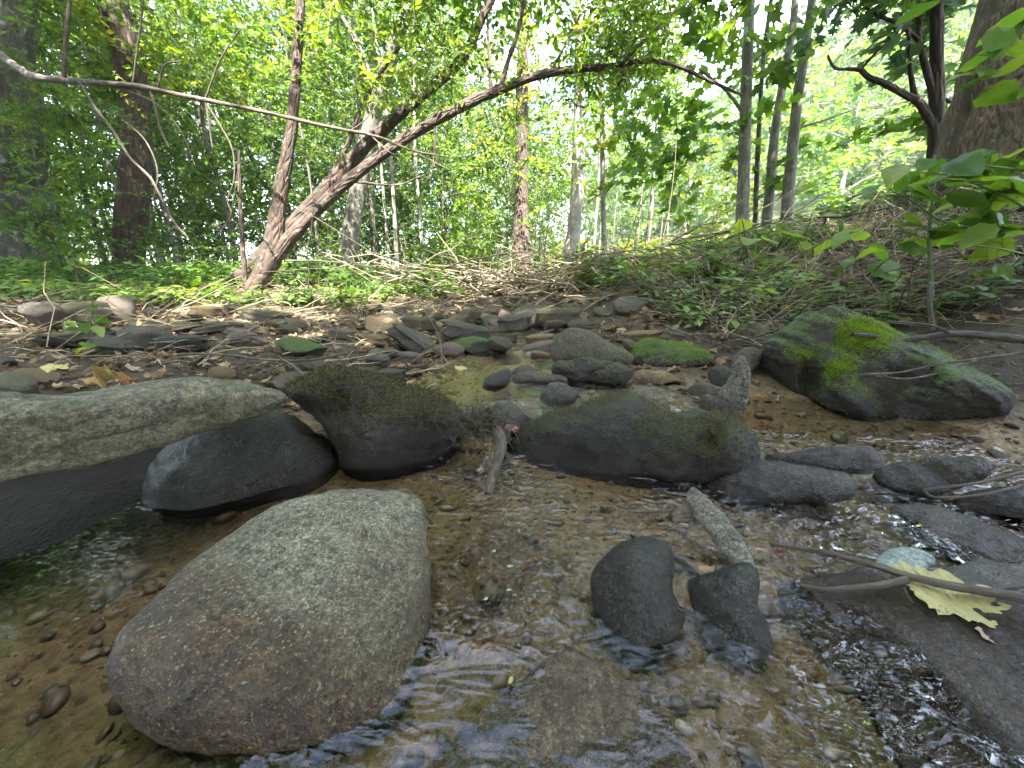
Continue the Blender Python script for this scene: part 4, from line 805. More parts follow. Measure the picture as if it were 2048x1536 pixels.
scatter(34, lambda: (random.uniform(1.1, 2.2), random.uniform(.72, 1.15)), .008, .03, 'little stone on the wet mud below the largest boulder', 'stones on the mud')

# gravel of the bed and shores
def gravel(name, n, fx, smin, smax, cols, nv=7, nu=5, inside=False):
    ph = np.linspace(.01, np.pi-.01, nu); th = np.linspace(0, 2*np.pi, nv, endpoint=False)
    B = np.stack([np.outer(np.sin(ph), np.cos(th)), np.outer(np.sin(ph), np.sin(th)), np.outer(np.cos(ph), np.ones(nv))], -1).reshape(-1, 3); Fb = grid_faces(nu, nv, True)
    X = fx(n); X = X if inside else X[np.hypot(X[:, 0]+.95, X[:, 1]-.72) > .36]; n = len(X); s = smin*(smax/smin)**(rng.random(n)**2.2); z = ground_h(X[:, 0], X[:, 1])
    S = np.stack([s, s*rng.uniform(.6, 1, n), s*rng.uniform(.3, .7, n)], 1)
    V = B[None]*(1+rng.normal(0, .09, (n, len(B), 1)))*S[:, None]
    R = eul(rng.normal(0, .3, n), rng.normal(0, .3, n), rng.uniform(0, 6.3, n)); V = np.einsum('nij,nvj->nvi', R, V)+np.c_[X, z+S[:, 2]*.3][:, None]
    Fc = Fb[None]+(np.arange(n)*len(B))[:, None, None]
    m, nt, N, L, b, out = nodes(name+'_stone'); q = NB(nt); r = q.attr('rnd'); tc = q.n('ShaderNodeNewGeometry').outputs['Position']
    c = q.ramp(r, cols); c = q.mix(q.rng(q.noise(tc, 300, 4, .7), .35, .7, 0, .6), c, (.04, .03, .02)); q.put(b.inputs['Base Color'], c); b.inputs['Roughness'].default_value = .5
    o = mesh(name, V.reshape(-1, 3), Fc.reshape(-1, 4), m, attrs={'rnd': np.repeat(rng.random(n), len(B))}); tag(o, kind='stuff'); return o
GC = [(0, (.07, .05, .03)), (.3, (.13, .09, .045)), (.5, (.06, .058, .035)), (.68, (.13, .09, .05)), (.82, (.10, .045, .025)), (.94, (.20, .16, .10)), (1, (.40, .36, .27))]
gravel('bed_gravel', 4400, lambda n: np.c_[rng.uniform(-1.1, 1.3, n), rng.uniform(.12, 1.1, n)], .0018, .013, GC)
gravel('bed_cobbles', 200, lambda n: np.c_[rng.uniform(-.9, 1.2, n), rng.uniform(.15, 1.05, n)], .011, .03, GC, 11, 8)
gravel('pool_gravel', 1500, lambda n: np.c_[rng.uniform(-.8, 1.0, n), rng.uniform(1.0, 2.4, n)], .005, .022, GC)
gravel('shore_gravel', 1500, lambda n: np.c_[rng.uniform(1.0, 2.3, n), rng.uniform(.7, 1.4, n)], .002, .010, GC)
gravel('bank_gravel', 1700, lambda n: np.c_[rng.uniform(-2.4, -.2, n), rng.uniform(1.0, 2.8, n)], .004, .020, GC)

# ---------------------------------------------------------------- leaf litter, ground plants, brush
M_LITTER = leafmat('fallen_leaves', [(0, (.06, .035, .02)), (.35, (.14, .085, .045)), (.6, (.24, .16, .09)), (.85, (.33, .25, .16)), (1, (.36, .30, .09))], .2, 1.2, .7)
def litter(name, n, fx, kind, s0, s1, mat, lift=.006, tilt=.35, ti=(0, 1)):
    X = fx(n); z = ground_h(X[:, 0], X[:, 1]); lv, lf = leafshape(kind); lv = lv-[0, .5, 0]; lv = lv*[1, 1, 2.2]
    R = eul(rng.normal(0, tilt, n), rng.normal(0, tilt, n), rng.uniform(0, 6.3, n)); s = rng.uniform(s0, s1, n)
    V = np.einsum('nij,vj->nvi', R, lv)*s[:, None, None]+np.c_[X, z+lift+rng.random(n)*lift*2][:, None]
    Fc = lf[None]+(np.arange(n)*len(lv))[:, None, None]
    o = mesh(name, V.reshape(-1, 3), Fc.reshape(-1, 3), mat, smooth=False, attrs={'rnd': np.repeat(rng.uniform(*ti, n), len(lv))}); tag(o, kind='stuff'); return o
litter('leaf_litter', 6000, lambda n: np.c_[rng.uniform(-4, -.25, n), 1.05+rng.random(n)**1.3*3.5], 'lobed', .012, .045, M_LITTER)
litter('leaf_litter', 3600, lambda n: np.c_[rng.uniform(.4, 5.5, n), rng.uniform(1.5, 4.5, n)], 'lobed', .02, .07, M_LITTER)
litter('leaf_litter', 5000, lambda n: np.c_[rng.uniform(-8, 8, n), rng.uniform(4, 13, n)], 'wide', .06, .14, M_LITTER)
litter('leaf_litter', 260, lambda n: np.c_[rng.uniform(1.1, 2.4, n), rng.uniform(.7, 1.5, n)], 'lobed', .012, .03, M_LITTER)
def herb_tpl(kind, nl, h, ls, seed):
    r = np.random.default_rng(seed); lv, lf = leafshape(kind); az = np.arange(nl)*2.4+r.uniform(-.3, .3, nl); t = np.linspace(.35, 1, nl)
    R = eul(r.uniform(-.3, .35, nl), r.normal(0, .25, nl), az); V = np.einsum('nij,vj->nvi', R, lv)*(ls*r.uniform(.7, 1.2, nl))[:, None, None]
    V[:, :, 2] += (h*t)[:, None]; Fc = lf[None]+(np.arange(nl)*len(lv))[:, None, None]
    w_ = .0015; sv_ = np.array([(w_, 0, 0), (-w_, w_, 0), (-w_, -w_, 0), (w_, 0, h), (-w_, w_, h), (-w_, -w_, h)]); n = nl*len(lv)
    sf = np.array([(0, 1, 4), (0, 4, 3), (1, 2, 5), (1, 5, 4), (2, 0, 3), (2, 3, 5)])+n
    return np.vstack([V.reshape(-1, 3), sv_]), np.vstack([Fc.reshape(-1, 3), sf]), np.r_[np.repeat(r.normal(0, .08, nl), len(lv)), np.zeros(6)], np.zeros(nl*len(lf)+6, int)
H_SMALL = [herb_tpl('oval', 7, .07, .045, i) for i in range(4)]; H_TALL = [herb_tpl('wide', 11, .22, .08, 9+i) for i in range(4)]
def herbs(name, T, n, fx, mat, tint=.5, s=(.6, 1.4), dens=None):
    X = fx(n); keep = fbm(np.c_[X*.8, np.zeros(len(X))], 3, 77)+rng.normal(0, .12, len(X)) > (-.05 if dens is None else dens); X = X[keep]
    P = np.c_[X, ground_h(X[:, 0], X[:, 1])-.005]; n = len(P)
    R = eul(rng.normal(0, .15, n), rng.normal(0, .15, n), rng.uniform(0, 6.3, n)); tn = tint+fbm(P*1.5, 2, 8)*.4+rng.normal(0, .1, n)
    V, Fc, rn, mi = bake(T, P, R, rng.uniform(*s, n), tn)
    o = mesh(name, V, Fc, mat, smooth=False, attrs={'rnd': rn}); tag(o, kind='stuff'); return o
M_HERB = leafmat('ground_plant_leaves', [(0, (.03, .075, .02)), (.4, (.06, .13, .03)), (.75, (.12, .20, .05)), (1, (.20, .26, .07))], .4, 1.6, .5)
herbs('ground_plants', H_SMALL, 5600, lambda n: np.c_[rng.uniform(-6.5, -.9, n), 2.75+rng.random(n)**1.2*4.5], M_HERB, .6, dens=.04, s=(.6, 2.0))
herbs('ground_plants', H_TALL, 2600, lambda n: np.c_[rng.uniform(-9, -.4, n), rng.uniform(3.4, 10, n)], M_HERB, .5, dens=-.1)
herbs('ground_plants', H_TALL, 1500, lambda n: np.c_[rng.uniform(.6, 5.5, n), rng.uniform(2.9, 8.5, n)], M_HERB, .6, s=(.5, 1.3), dens=-.1)
herbs('ground_plants', H_SMALL, 2000, lambda n: np.c_[rng.uniform(.9, 4.5, n), rng.uniform(1.7, 3.6, n)], M_HERB, .6, s=(.5, 2.0), dens=.02)
herbs('ground_plants', H_TALL, 420, lambda n: np.c_[rng.uniform(1.2, 4.5, n), rng.uniform(1.9, 3.4, n)], M_HERB, .7, s=(.4, .9), dens=.03)
herbs('meadow_weeds', H_TALL, 5200, lambda n: np.c_[rng.uniform(1, 22, n), rng.uniform(8, 30, n)], M_LEAFY, .5, s=(1.5, 3.5), dens=-.3)
def sticks(name, n, start, dirn, ln, r0, mat, k=6, wig=.16, parent=None, kind='stuff'):
    P0 = start(n); D = dirn(n); D /= np.linalg.norm(D, axis=1, keepdims=True); L_ = rng.uniform(*ln, n); t = np.linspace(0, 1, k)
    P = P0[:, None]+D[:, None]*(t[None]*L_[:, None])[..., None]; P[:, :, 2] += (-(t**2)*.12)[None]*L_[:, None]*rng.uniform(-1, 1.5, n)[:, None]
    P = P+np.cumsum(rng.normal(0, 1, (n, k, 3)), 1)*(L_*wig/k)[:, None, None]
    R = (rng.uniform(*r0, n))[:, None]*(1-.7*t)[None]; A = np.cross(D, [0.3, .2, 1.]); A /= np.linalg.norm(A, axis=1, keepdims=True); B = np.cross(D, A)
    V = np.stack([P+(A*math.cos(a)+B*math.sin(a))[:, None]*R[..., None] for a in (0, 2.094, 4.189)], 2)
    a = np.arange(k*3).reshape(k, 3); b_ = np.roll(a, -1, 1); f = np.stack([a[:-1], b_[:-1], b_[1:], a[1:]], -1).reshape(-1, 4)
    Fc = f[None]+(np.arange(n)*k*3)[:, None, None]
    o = mesh(name, V.reshape(-1, 3), Fc.reshape(-1, 4), mat, parent, None if parent is None else np.array(parent.location)); 
    if kind: o['kind'] = kind
    return o
def on_ground(fx, lift=.02):
    def f(n):
        X = fx(n); return np.c_[X, ground_h(X[:, 0], X[:, 1])+lift*rng.random(n)]
    return f
M_STRAW = plain('dead_twigs', (.27, .225, .145), .85, .5, 30); M_STRAWD = plain('dark_dead_twigs', (.075, .065, .04), .9, .5, 30)
flat = lambda a, s=.5, up=.15: (lambda n: np.c_[np.cos(rng.normal(a, s, n)), np.sin(rng.normal(a, s, n)), rng.normal(up, .25, n)])
sticks('dead_twigs', 2600, on_ground(lambda n: np.c_[1.0+rng.random(n)*2.3, 1.75+rng.random(n)*1.5], .05), flat(.3, 1.1), (.08, .45), (.0012, .0045), M_STRAW)
sticks('dead_twigs', 1100, on_ground(lambda n: np.c_[rng.uniform(.9, 4.4, n), rng.uniform(1.55, 3.4, n)], .06), flat(2.8, 1.1), (.1, .5), (.0015, .006), M_STRAWD)
sticks('brush_pile', 420, on_ground(lambda n: np.c_[rng.normal(.4, .8, n), rng.normal(4.3, .6, n)], .28), flat(.2, 1.5, .05), (.3, 1.5), (.003, .012), M_STRAW)
sticks('brush_pile', 330, on_ground(lambda n: np.c_[rng.normal(.3, 1.0, n), rng.normal(4.3, .7, n)], .3), flat(1.5, 1.5, .05), (.3, 1.3), (.003, .010), M_STRAWD)
sticks('dead_twigs', 900, on_ground(lambda n: np.c_[rng.uniform(-4, -.2, n), rng.uniform(1.3, 4, n)], .03), flat(0, 1.5, .02), (.05, .5), (.001, .005), M_STRAW)
sticks('root_hairs', 520, on_ground(lambda n: np.c_[rng.normal(-.82, .16, n), rng.normal(1.35, .13, n)], .035), flat(0, 1.5, -.05), (.04, .16), (.0006, .0016), M_STRAWD)

def bush(label, px, py, rx, ry, Y, dy, n, T, mat, ti, stems=7, cat='bush', name='leafy_bush'):
    c = at(px, py, Y); k = ppm(Y, px, py); g = gh(c[0], Y); base = np.array([c[0], Y, g]); e = empty(name, base, label, cat)
    P = cloud(c, np.array([rx*k, dy, ry*k]), n, -.02, 1.6, px); P[:, 2] = np.maximum(P[:, 2], ground_h(P[:, 0], P[:, 1])+.04)
    crown('foliage', P, tpls(*T), [mat, M_TWIG], e, tint=ti, s=(.6, 1.1))
    for i in range(stems):
        t = P[rng.integers(len(P))]; sub_tube('stem', [base+rng.normal(0, .05, 3)*[1, 1, 0]-[0, 0, .03], (base+t)/2+rng.normal(0, .06, 3), t], [.012, .008, .003], M_TWIG, e, m=10, sides=5, rough=.05)
    return e
B_S = ('wide', 11, .26, .055); B_M = ('oval', 10, .30, .07)
bush('dense green bush hanging over the stream end left of the brush pile', 800, 565, 110, 66, 3.75, .4, 420, B_S, M_LEAF, .55)
bush('low shadowy bush between the grey trunk and the dense bush', 640, 560, 110, 62, 4.6, .5, 260, B_S, M_LEAFD, .5)
bush('bright green bush at the foot of the brown sunlit trunk', 940, 510, 100, 80, 4.9, .5, 300, B_S, M_LEAFY, .3)
bush('airy bush in front of the dark thicket beside the dark trunk', 360, 500, 110, 80, 5.6, .8, 150, B_S, M_LEAF, .5)
bush('pale ferny bush right beside the massive grey trunk', 150, 500, 80, 90, 4.4, .5, 110, B_S, M_LEAF, .55)
bush('bright bush on the bank edge under the slender trunks', 1370, 560, 150, 46, 3.7, .35, 420, B_M, M_LEAFY, .2)
bush('dark leafy mound under the kinked grey trunk', 1210, 550, 90, 52, 4.0, .35, 300, B_M, M_LEAF, .45)
bush('yellow-green shrub glowing in the clearing behind the slender trunks', 1420, 400, 90, 110, 7.5, .8, 170, L_MID, M_LEAFY, .6)
bush('orange-tinged pale shrub out in the sunny clearing', 1380, 495, 130, 30, 11, 1.5, 200, L_MID, M_LEAFY, .95)
bush('leafy brambles on the crest of the twiggy slope', 1660, 500, 140, 42, 2.9, .25, 230, B_M, M_LEAF, .5)
bush('dusky undergrowth at the root of the furrowed trunk', 2000, 430, 120, 70, 2.6, .3, 90, B_M, M_LEAFD, .6)

# ---------------------------------------------------------------- plants with leaves large enough to count
def big_leaf(seed, n=9, w_=.36, ser=.06, fold=.10):
    r = np.random.default_rng(seed); t = np.linspace(0, 1, n); wd = w_*np.sin(np.pi*np.clip(t, 0, 1)**.72)**.8; wd[0] = .01; wd[-1] = .004
    wd = wd*(1+ser*np.where(np.arange(n) % 2, 1, -1)); mid = np.c_[np.zeros(n), t, -.16*t**2+.03*np.sin(t*7+seed)]
    l = mid+np.c_[-wd, ser*.3*np.ones(n), fold*wd*2+r.normal(0, .012, n)]; rr = mid+np.c_[wd, ser*.3*np.ones(n), fold*wd*2+r.normal(0, .012, n)]
    ml = mid+np.c_[-wd*.55, np.zeros(n), fold*wd*1.4+.012]; mr = mid+np.c_[wd*.55, np.zeros(n), fold*wd*1.4+.012]
    V = np.stack([l, ml, mid, mr, rr], 1).reshape(-1, 3); return V, grid_faces(n, 5, False)
M_BIGLEAF = leafmat('broad_leaf', [(0, (.045, .105, .018)), (.5, (.10, .19, .03)), (1, (.20, .27, .04))], .5, 1.9, .4, True)
BL = []
for s_ in range(5):
    v_, f_ = big_leaf(s_); o_ = mesh('leaf', v_, f_, M_BIGLEAF, attrs={'rnd': np.full(len(v_), .2+.18*s_)}); BL.append(o_.data); bpy.data.objects.remove(o_)
def leafy_plant(label, stems, leaves, Y, cat='sapling', name='leafy_sapling', mat=M_TWIG, dy=.12, smat=None):
    P, R = pxpath(stems[0], Y); e = empty(name, P[0], label, cat); allp = []
    for i, s in enumerate(stems):
        P, R = pxpath(s, Y); sub_tube('stem' if i == 0 else 'side_stem', P, R, mat, e, m=24, sides=6, rough=.05); allp.append(catmull(P, 30))
    A = np.vstack(allp)
    for (px, py, sz) in leaves:
        y = Y+random.uniform(-dy, dy); p = at(px, py, y); s = sz*ppm(y, px, py)
        j = np.argmin(((A-p)**2).sum(1)); d = p-A[j]; az = math.atan2(d[1], d[0])-math.pi/2
        o = bpy.data.objects.new('leaf', random.choice(BL)); COL.objects.link(o); o.parent = e
        ru = random.gauss(-.25, .35); rv = random.gauss(0, .35); o.rotation_euler = (ru, rv, az+random.gauss(0, .35))
        M = o.rotation_euler.to_matrix(); o.location = Vector(p-np.array(e.location))-M@Vector((0, s*.5, 0)); o.scale = (s*random.uniform(.85, 1.2), s, s)
        b0 = np.array(o.location)+np.array(e.location)
        if np.linalg.norm(b0-A[j]) > .01: sub_tube('leaf_stalk', [A[j], (A[j]+b0)/2+[0, 0, .01], b0], [.0018, .0014, .001], M_STALK, e, m=6, sides=4, rough=0)
    return e
M_STALK = plain('green_stalk', (.10, .15, .04), .6)
def rl(cx, cy, rx, ry, n, s0, s1): return [(cx+random.uniform(-1, 1)*rx, cy+random.uniform(-1, 1)*ry, random.uniform(s0, s1)) for _ in range(n)]
leafy_plant('branch of broad sunlit leaves hanging before the furrowed trunk', [[(2120,-40,9),(2040,60,7),(1990,110,5),(1950,160,3)],[(2100,120,6),(2030,150,5),(1970,190,3)],[(2090,-60,6),(1960,-20,5),(1840,5,3)]],
    [(2012,52,80),(1996,84,74),(1957,118,66),(1982,104,62),(1975,142,62),(2018,135,66),(1996,190,84),(2040,182,84),(1950,164,54),(2035,100,60),(1834,22,64),(1880,-8,60),(1925,150,50),(2040,60,60)], 1.5, cat='branch', name='leafy_branch', dy=.06)
leafy_plant('tall weed with layered broad leaves over the largest boulder', [[(1868,640,8),(1862,560,7),(1858,480,6),(1862,420,5),(1872,350,3)],[(1860,470,4),(1900,440,3),(1960,420,2)],[(1858,500,4),(1800,480,3),(1750,470,2)],[(1862,430,4),(1820,400,3),(1780,380,2)]],
    rl(1930, 440, 80, 55, 15, 50, 78)+rl(1790, 470, 60, 35, 8, 40, 62)+rl(1850, 380, 60, 40, 7, 40, 60)+[(1786,345,56),(1740,380,40),(1930,440,64),(1888,440,60),(1909,464,60),(1827,468,56)], 1.75, cat='weed', name='broad_leaf_weed', mat=M_STALK)
leafy_plant('sprawling shrub of broad leaves reaching in beside the furrowed trunk', [[(2150,480,9),(2060,420,6),(1980,380,4),(1900,350,3),(1800,345,2)],[(2120,360,6),(2040,340,4),(1960,330,3)],[(2100,520,5),(2010,500,4),(1950,490,3)]],
    rl(1985, 335, 80, 24, 13, 50, 84)+rl(2010, 400, 50, 34, 9, 50, 80)+rl(1990, 500, 60, 44, 10, 40, 70)+rl(1850, 350, 90, 22, 11, 40, 64), 1.6, cat='shrub', name='broad_leaf_shrub', mat=M_STALK)
leafy_plant('low sapling whose leaves hang in front of the twiggy slope', [[(1735,640,6),(1730,590,5),(1720,520,4),(1700,470,3)],[(1728,570,3),(1760,545,2),(1790,540,2)]],
    [(1742,546,92),(1700,520,60),(1690,472,62),(1760,505,50),(1770,540,70),(1650,492,54),(1720,470,50),(1680,540,46)], 2.1)
leafy_plant('thin seedling on the crest with leaves against the bright clearing', [[(1500,560,5),(1495,520,4),(1490,470,3),(1484,440,2)],[(1495,510,3),(1540,480,2),(1594,468,2)]],
    [(1485,452,48),(1594,470,60),(1540,480,46),(1500,480,46),(1520,520,50),(1460,500,46),(1440,540,44),(1560,520,44),(1480,560,44),(1420,520,36),(1610,500,40)], 2.6)
leafy_plant('little herb with pointed leaves growing among stones of the dry bank', [[(182,700,3),(184,650,3),(186,590,2)]], [(170,655,34),(196,660,34),(176,690,30),(195,700,30),(186,615,26),(166,640,22),(205,640,24),(160,700,28)], 1.45, cat='herb', name='seedling')
leafy_plant('pair of tall green herbs left of the foot of the forked tree', [[(408,612,4),(406,580,3),(404,555,2)],[(425,610,3),(430,580,3),(440,565,2)]], rl(408, 575, 22, 18, 11, 20, 32)+rl(440, 590, 20, 14, 8, 20, 30), 3.2, cat='herb', name='seedling')
leafy_plant('small herb with drooping leaves beside the long slab pile', [[(130,690,3),(128,660,2),(126,640,2)]], rl(130, 660, 20, 18, 6, 18, 26), 1.7, cat='herb', name='seedling')
leafy_plant('slim green herb standing in front of the massive grey trunk', [[(160,575,4),(152,540,3),(148,500,3),(150,480,2)]], rl(152, 510, 18, 32, 9, 16, 26), 3.4, cat='herb', name='seedling')

# ---------------------------------------------------------------- driftwood, sticks and single fallen leaves
M_DRIFT = barkmat('driftwood', (.16, .125, .09), (.09, .07, .05), .5, 2.2, .2, (.30, .27, .22)); M_STICK = barkmat('stick_bark', (.15, .115, .085), (.09, .072, .055), .3, 2.5, .2, (.26, .24, .2))
def stick(label, paths, Y, mat=M_STICK, name='stick', cat='stick', m=50):
    P, R = pxpath(paths[0], Y); e = empty(name, P[0], label, cat)
    for i, s in enumerate(paths):
        p, r = pxpath(s, Y); sub_tube('main_stem' if i == 0 else 'side_twig', p, r, mat, e, m=m if i == 0 else 20, sides=8, rough=.12, seed=i)
    return e
e = stick('curved grey driftwood root standing in the little fall with debris caught on it', [[(975,988,15,.70),(983,955,19,.73),(996,920,22,.76),(1002,890,24,.79),(996,865,24,.82),(980,850,22,.85),(962,838,20,.88),(945,826,16,.90),(930,816,10,.92)],[(1000,880,8,.87),(1012,860,6,.88),(1025,850,4,.9)],[(975,848,7,.93),(960,858,7,.92),(945,862,5,.92)]], .9, M_DRIFT, 'driftwood', 'driftwood', 70)
c_ = at(956, 848, .84)
sticks('debris', 420, lambda n: c_+rng.normal(0, 1, (n, 3))*[.035, .02, .018], lambda n: rng.normal(0, 1, (n, 3)), (.015, .07), (.0006, .002), M_STRAWD, 5, .3, e)
def flat_leaf(label, px, py, s_px, Y, rot, mat, kind='lobed', curl=.25, name='fallen_leaf', sx=1.0, z=None, seed=0):
    """a single fallen leaf, curled, with its own outline"""
    r = np.random.default_rng(seed+int(px)); n = 72; th = np.linspace(0, 2*np.pi, n, endpoint=False)
    if kind == 'lobed': rad = .40+.12*np.abs(np.cos(th*2.5+.2))+fbm(np.c_[np.cos(th)*3, np.sin(th)*3, np.full(n, seed*3.1)], 4, 5, .7)*.22+r.normal(0, .012, n)
    else: rad = .5*np.abs(np.cos(th/1))**.9*.35+.28+r.normal(0, .008, n)*1.5
    rows = []
    for k in (.001, .2, .4, .6, .8, 1):
        x = np.cos(th)*rad*k; y = np.sin(th)*rad*k*(.8 if kind == 'lobed' else .55)
        rows.append(np.c_[x, y, curl*(x*x*1.4+y*y*.6)+curl*.18*np.sin(x*9+seed)*k+.04*np.sin(th*5+seed)*k*k*curl*3+fbm(np.c_[x*9, y*9, np.full(n, seed*1.7)], 2, 3)*curl*.3])
    V = np.vstack(rows); p = at(px, py, Y) if z is None else at_z(px, py, z); s = s_px*ppm(p[1], px, py); p = p+[0, 0, .003]
    R = np.array(Euler(rot).to_matrix()); V = (V*s*[sx, 1, 1])@R.T+p
    o = mesh(name, V, grid_faces(6, n, True), mat, origin=p, attrs={'rnd': np.full(len(V), .5)}); return tag(o, label, 'leaf')
def lm(name, c, rough=.6, tr_=.25):
    m, nt, N, L, b, out = nodes(name); q = NB(nt); tc = q.n('ShaderNodeTexCoord').outputs['Object']
    col = q.mix(q.rng(q.noise(tc, 45, 5, .7), .35, .7), c, tuple(x*.62 for x in c)); col = q.mix(q.rng(q.noise(tc, 90, 6, .8, .6), .58, .66, 0, .9), col, (.06, .035, .015))
    v = q.n('ShaderNodeTexWave'); q.put(v.inputs['Vector'], tc); v.inputs['Scale'].default_value = 30; v.inputs['Distortion'].default_value = 3
    col = q.mix(q.rng(v.outputs['Fac'], .85, 1, 0, .22), col, tuple(min(1, x*1.3) for x in c)); col = q.mix(q.rng(q.noise(tc, 28, 5, .7, 1), .5, .62, 0, .5), col, tuple(x*.7+.03 for x in c))
    q.put(b.inputs['Base Color'], col); b.inputs['Roughness'].default_value = rough; q.put(b.inputs['Normal'], q.bump(v.outputs['Fac'], .4, .003))
    t = q.n('ShaderNodeBsdfTranslucent'); q.put(t.inputs[0], col); mx = q.n('ShaderNodeMixShader'); mx.inputs[0].default_value = tr_
    L.new(b.outputs[0], mx.inputs[1]); L.new(t.outputs[0], mx.inputs[2]); L.new(mx.outputs[0], out.inputs[0]); return m
M_LY = lm('yellow_leaf', (.50, .44, .16)); M_LT = lm('tan_leaf', (.42, .32, .22)); M_LO = lm('orange_brown_leaf', (.30, .13, .04)); M_LR = lm('red_leaf', (.13, .025, .02)); M_LG = lm('ochre_leaf', (.36, .25, .08)); M_DEADL = lm('dead_leaf', (.17, .13, .09), .8, .1); M_DEADD = lm('dark_dead_leaf', (.07, .045, .03), .5, .1); M_LP = lm('pinkish_leaf', (.45, .18, .15))
flat_leaf('big yellow rotting leaf stuck to the bedrock under the forked branch', 1888, 1190, 165, .5, (.15, .05, -.12), M_LY, sx=1.0, curl=.14, z=.026, seed=3)
flat_leaf('curled tan dry leaf with a pointed tip standing on the wet mud', 1725, 893, 80, 1.02, (.9, .3, .3), M_LT, curl=.5, seed=1)
flat_leaf('dry tan leaf lying beside the pointed one on the mud', 1785, 905, 90, 1.0, (.35, .2, -.3), M_LT, curl=.5, seed=2)
flat_leaf('dark red leaf draped over the grey lichened stone', 1985, 930, 70, .96, (.5, .5, .2), M_LR, curl=.4, seed=4)
flat_leaf('brown-orange leaf propped against the long mossy rock', 1462, 935, 62, .84, (.6, -.5, .2), M_LO, 'oval', curl=.4, seed=5)
flat_leaf('thin orange leaf on top of the glistening black slab', 1510, 922, 50, .87, (.3, .2, 0), M_LO, 'oval', seed=6)
flat_leaf('flat yellow leaf floating behind the glistening black slab', 1578, 907, 62, .95, (.1, .1, .2), M_LY, seed=7)
flat_leaf('small red leaf tucked behind the driftwood root', 1022, 858, 34, .92, (.9, .3, .2), M_LP, 'oval', curl=.5, seed=8)
flat_leaf('wet red-brown leaf plastered in the little fall', 950, 905, 36, .86, (.5, .2, .6), M_LR, 'oval', seed=9)
flat_leaf('curled ochre leaf lying on the long slab edge', 205, 762, 80, .97, (.4, -.25, -.25), M_LG, 'oval', curl=.7, seed=10, name='fallen_leaf')
flat_leaf('rust-coloured leaf beside the curled ochre one', 258, 764, 46, .97, (.5, .3, 0), M_LO, 'oval', curl=.6, seed=11)
flat_leaf('pale yellow leaf on the dark dirt behind the long slab', 112, 738, 40, 1.12, (.2, .1, .1), M_LY, seed=12)
flat_leaf('yellow leaf floating on the far end of the pool', 921, 738, 24, 1.6, (.3, .1, .3), M_LY, seed=13)
flat_leaf('dry leaf on the muddy slope over the thin twigs', 1985, 748, 80, 1.35, (.5, .2, .2), M_LT, 'oval', seed=14)
flat_leaf('crumpled pale leaf on the bank at the picture edge', 1985, 660, 70, 1.7, (.4, .2, 0), M_LT, curl=.6, seed=15)
flat_leaf('single brown leaf hooked on the twiggy slope', 1422, 630, 34, 2.1, (.9, .3, .4), M_LT, 'oval', seed=16)
flat_leaf('small brown leaf on the bedrock slab past the yellow one', 1985, 1278, 80, .4, (.2, .1, -.1), M_LT, 'oval', z=.012, seed=17)
flat_leaf('tiny yellow-green leaf caught at the drowned wedge-backed rock', 1021, 1366, 22, .3, (.2, .3, 1.2), M_LY, 'oval', z=.006, seed=18)
flat_leaf('yellow-green leaf scrap at the tail of the largest boulder', 2035, 800, 40, 1.15, (.3, .2, .2), M_LY, seed=19)
flat_leaf('reddish leaf on the shallow bed at the broken end of the forked branch', 1555, 1105, 30, .55, (.3, .1, .2), M_LR, 'oval', z=.006, seed=20)
flat_leaf('ochre leaf scrap behind the matt blackish stone', 1412, 1140, 38, .6, (.2, .1, .2), M_LG, 'oval', z=.006, seed=21)
flat_leaf('small orange leaf between the two blackish stones', 1357, 1218, 34, .42, (.5, .4, 1.2), M_LO, 'oval', z=.022, seed=22)
def zs(pts): return [(a, b, c, at_z(a, b, z)[1]) for a, b, c, z in pts]
stick('forked bare branch running from the bottom edge of the bedrock into the shallows', [zs([(2200,1250,24,.05),(2048,1198,21,.045),(1950,1180,18,.042),(1870,1165,16,.042),(1810,1150,15,.04),(1740,1128,13,.034),(1660,1108,11,.026),(1590,1095,9,.016),(1540,1088,7,.006)]),zs([(1815,1160,14,.04),(1760,1170,12,.03),(1700,1176,11,.022),(1650,1180,10,.014),(1600,1170,7,.004)]),zs([(1985,1182,9,.043),(2060,1170,8,.05),(2150,1160,7,.06)]),zs([(1680,1112,5,.028),(1660,1128,4,.022),(1610,1135,3,.01)]),zs([(1806,1175,6,.035),(1818,1195,5,.025),(1825,1205,3,.02)])], .5)
stick('dark bent branch reaching in over the largest boulder', [[(2150,690,20,1.15),(2048,680,17,1.18),(1980,672,15,1.2),(1910,668,14,1.22),(1840,676,12,1.24),(1790,682,11,1.25),(1740,672,9,1.26),(1705,668,7,1.27)],[(1900,668,6,1.22),(1860,650,4,1.22),(1770,642,3,1.24)]], 1.2, barkmat('dark_branch_bark', (.09,.075,.06), (.06,.05,.04), .4, 2))
stick('thin branching twig across the lower face of the largest boulder', [[(2150,690,6,1.05),(2048,705,6,1.08),(1950,718,5,1.1),(1880,728,5,1.12),(1800,745,4,1.13),(1740,748,4,1.14),(1700,753,3,1.15)],[(1960,717,4,1.1),(1880,745,4,1.1),(1820,757,4,1.1),(1780,755,3,1.1),(1762,748,3,1.1)],[(1850,735,3,1.12),(1890,715,2,1.12),(1940,690,2,1.12)]], 1.1)
stick('pale twig arching over the mud to the water at the picture edge', [zs([(2200,920,8,.09),(2048,945,7,.07),(1960,965,6,.05),(1890,975,6,.035),(1848,980,5,.02)]),zs([(1848,980,5,.02),(1870,995,5,.025),(1960,990,5,.045),(2048,970,5,.06)])], .8)
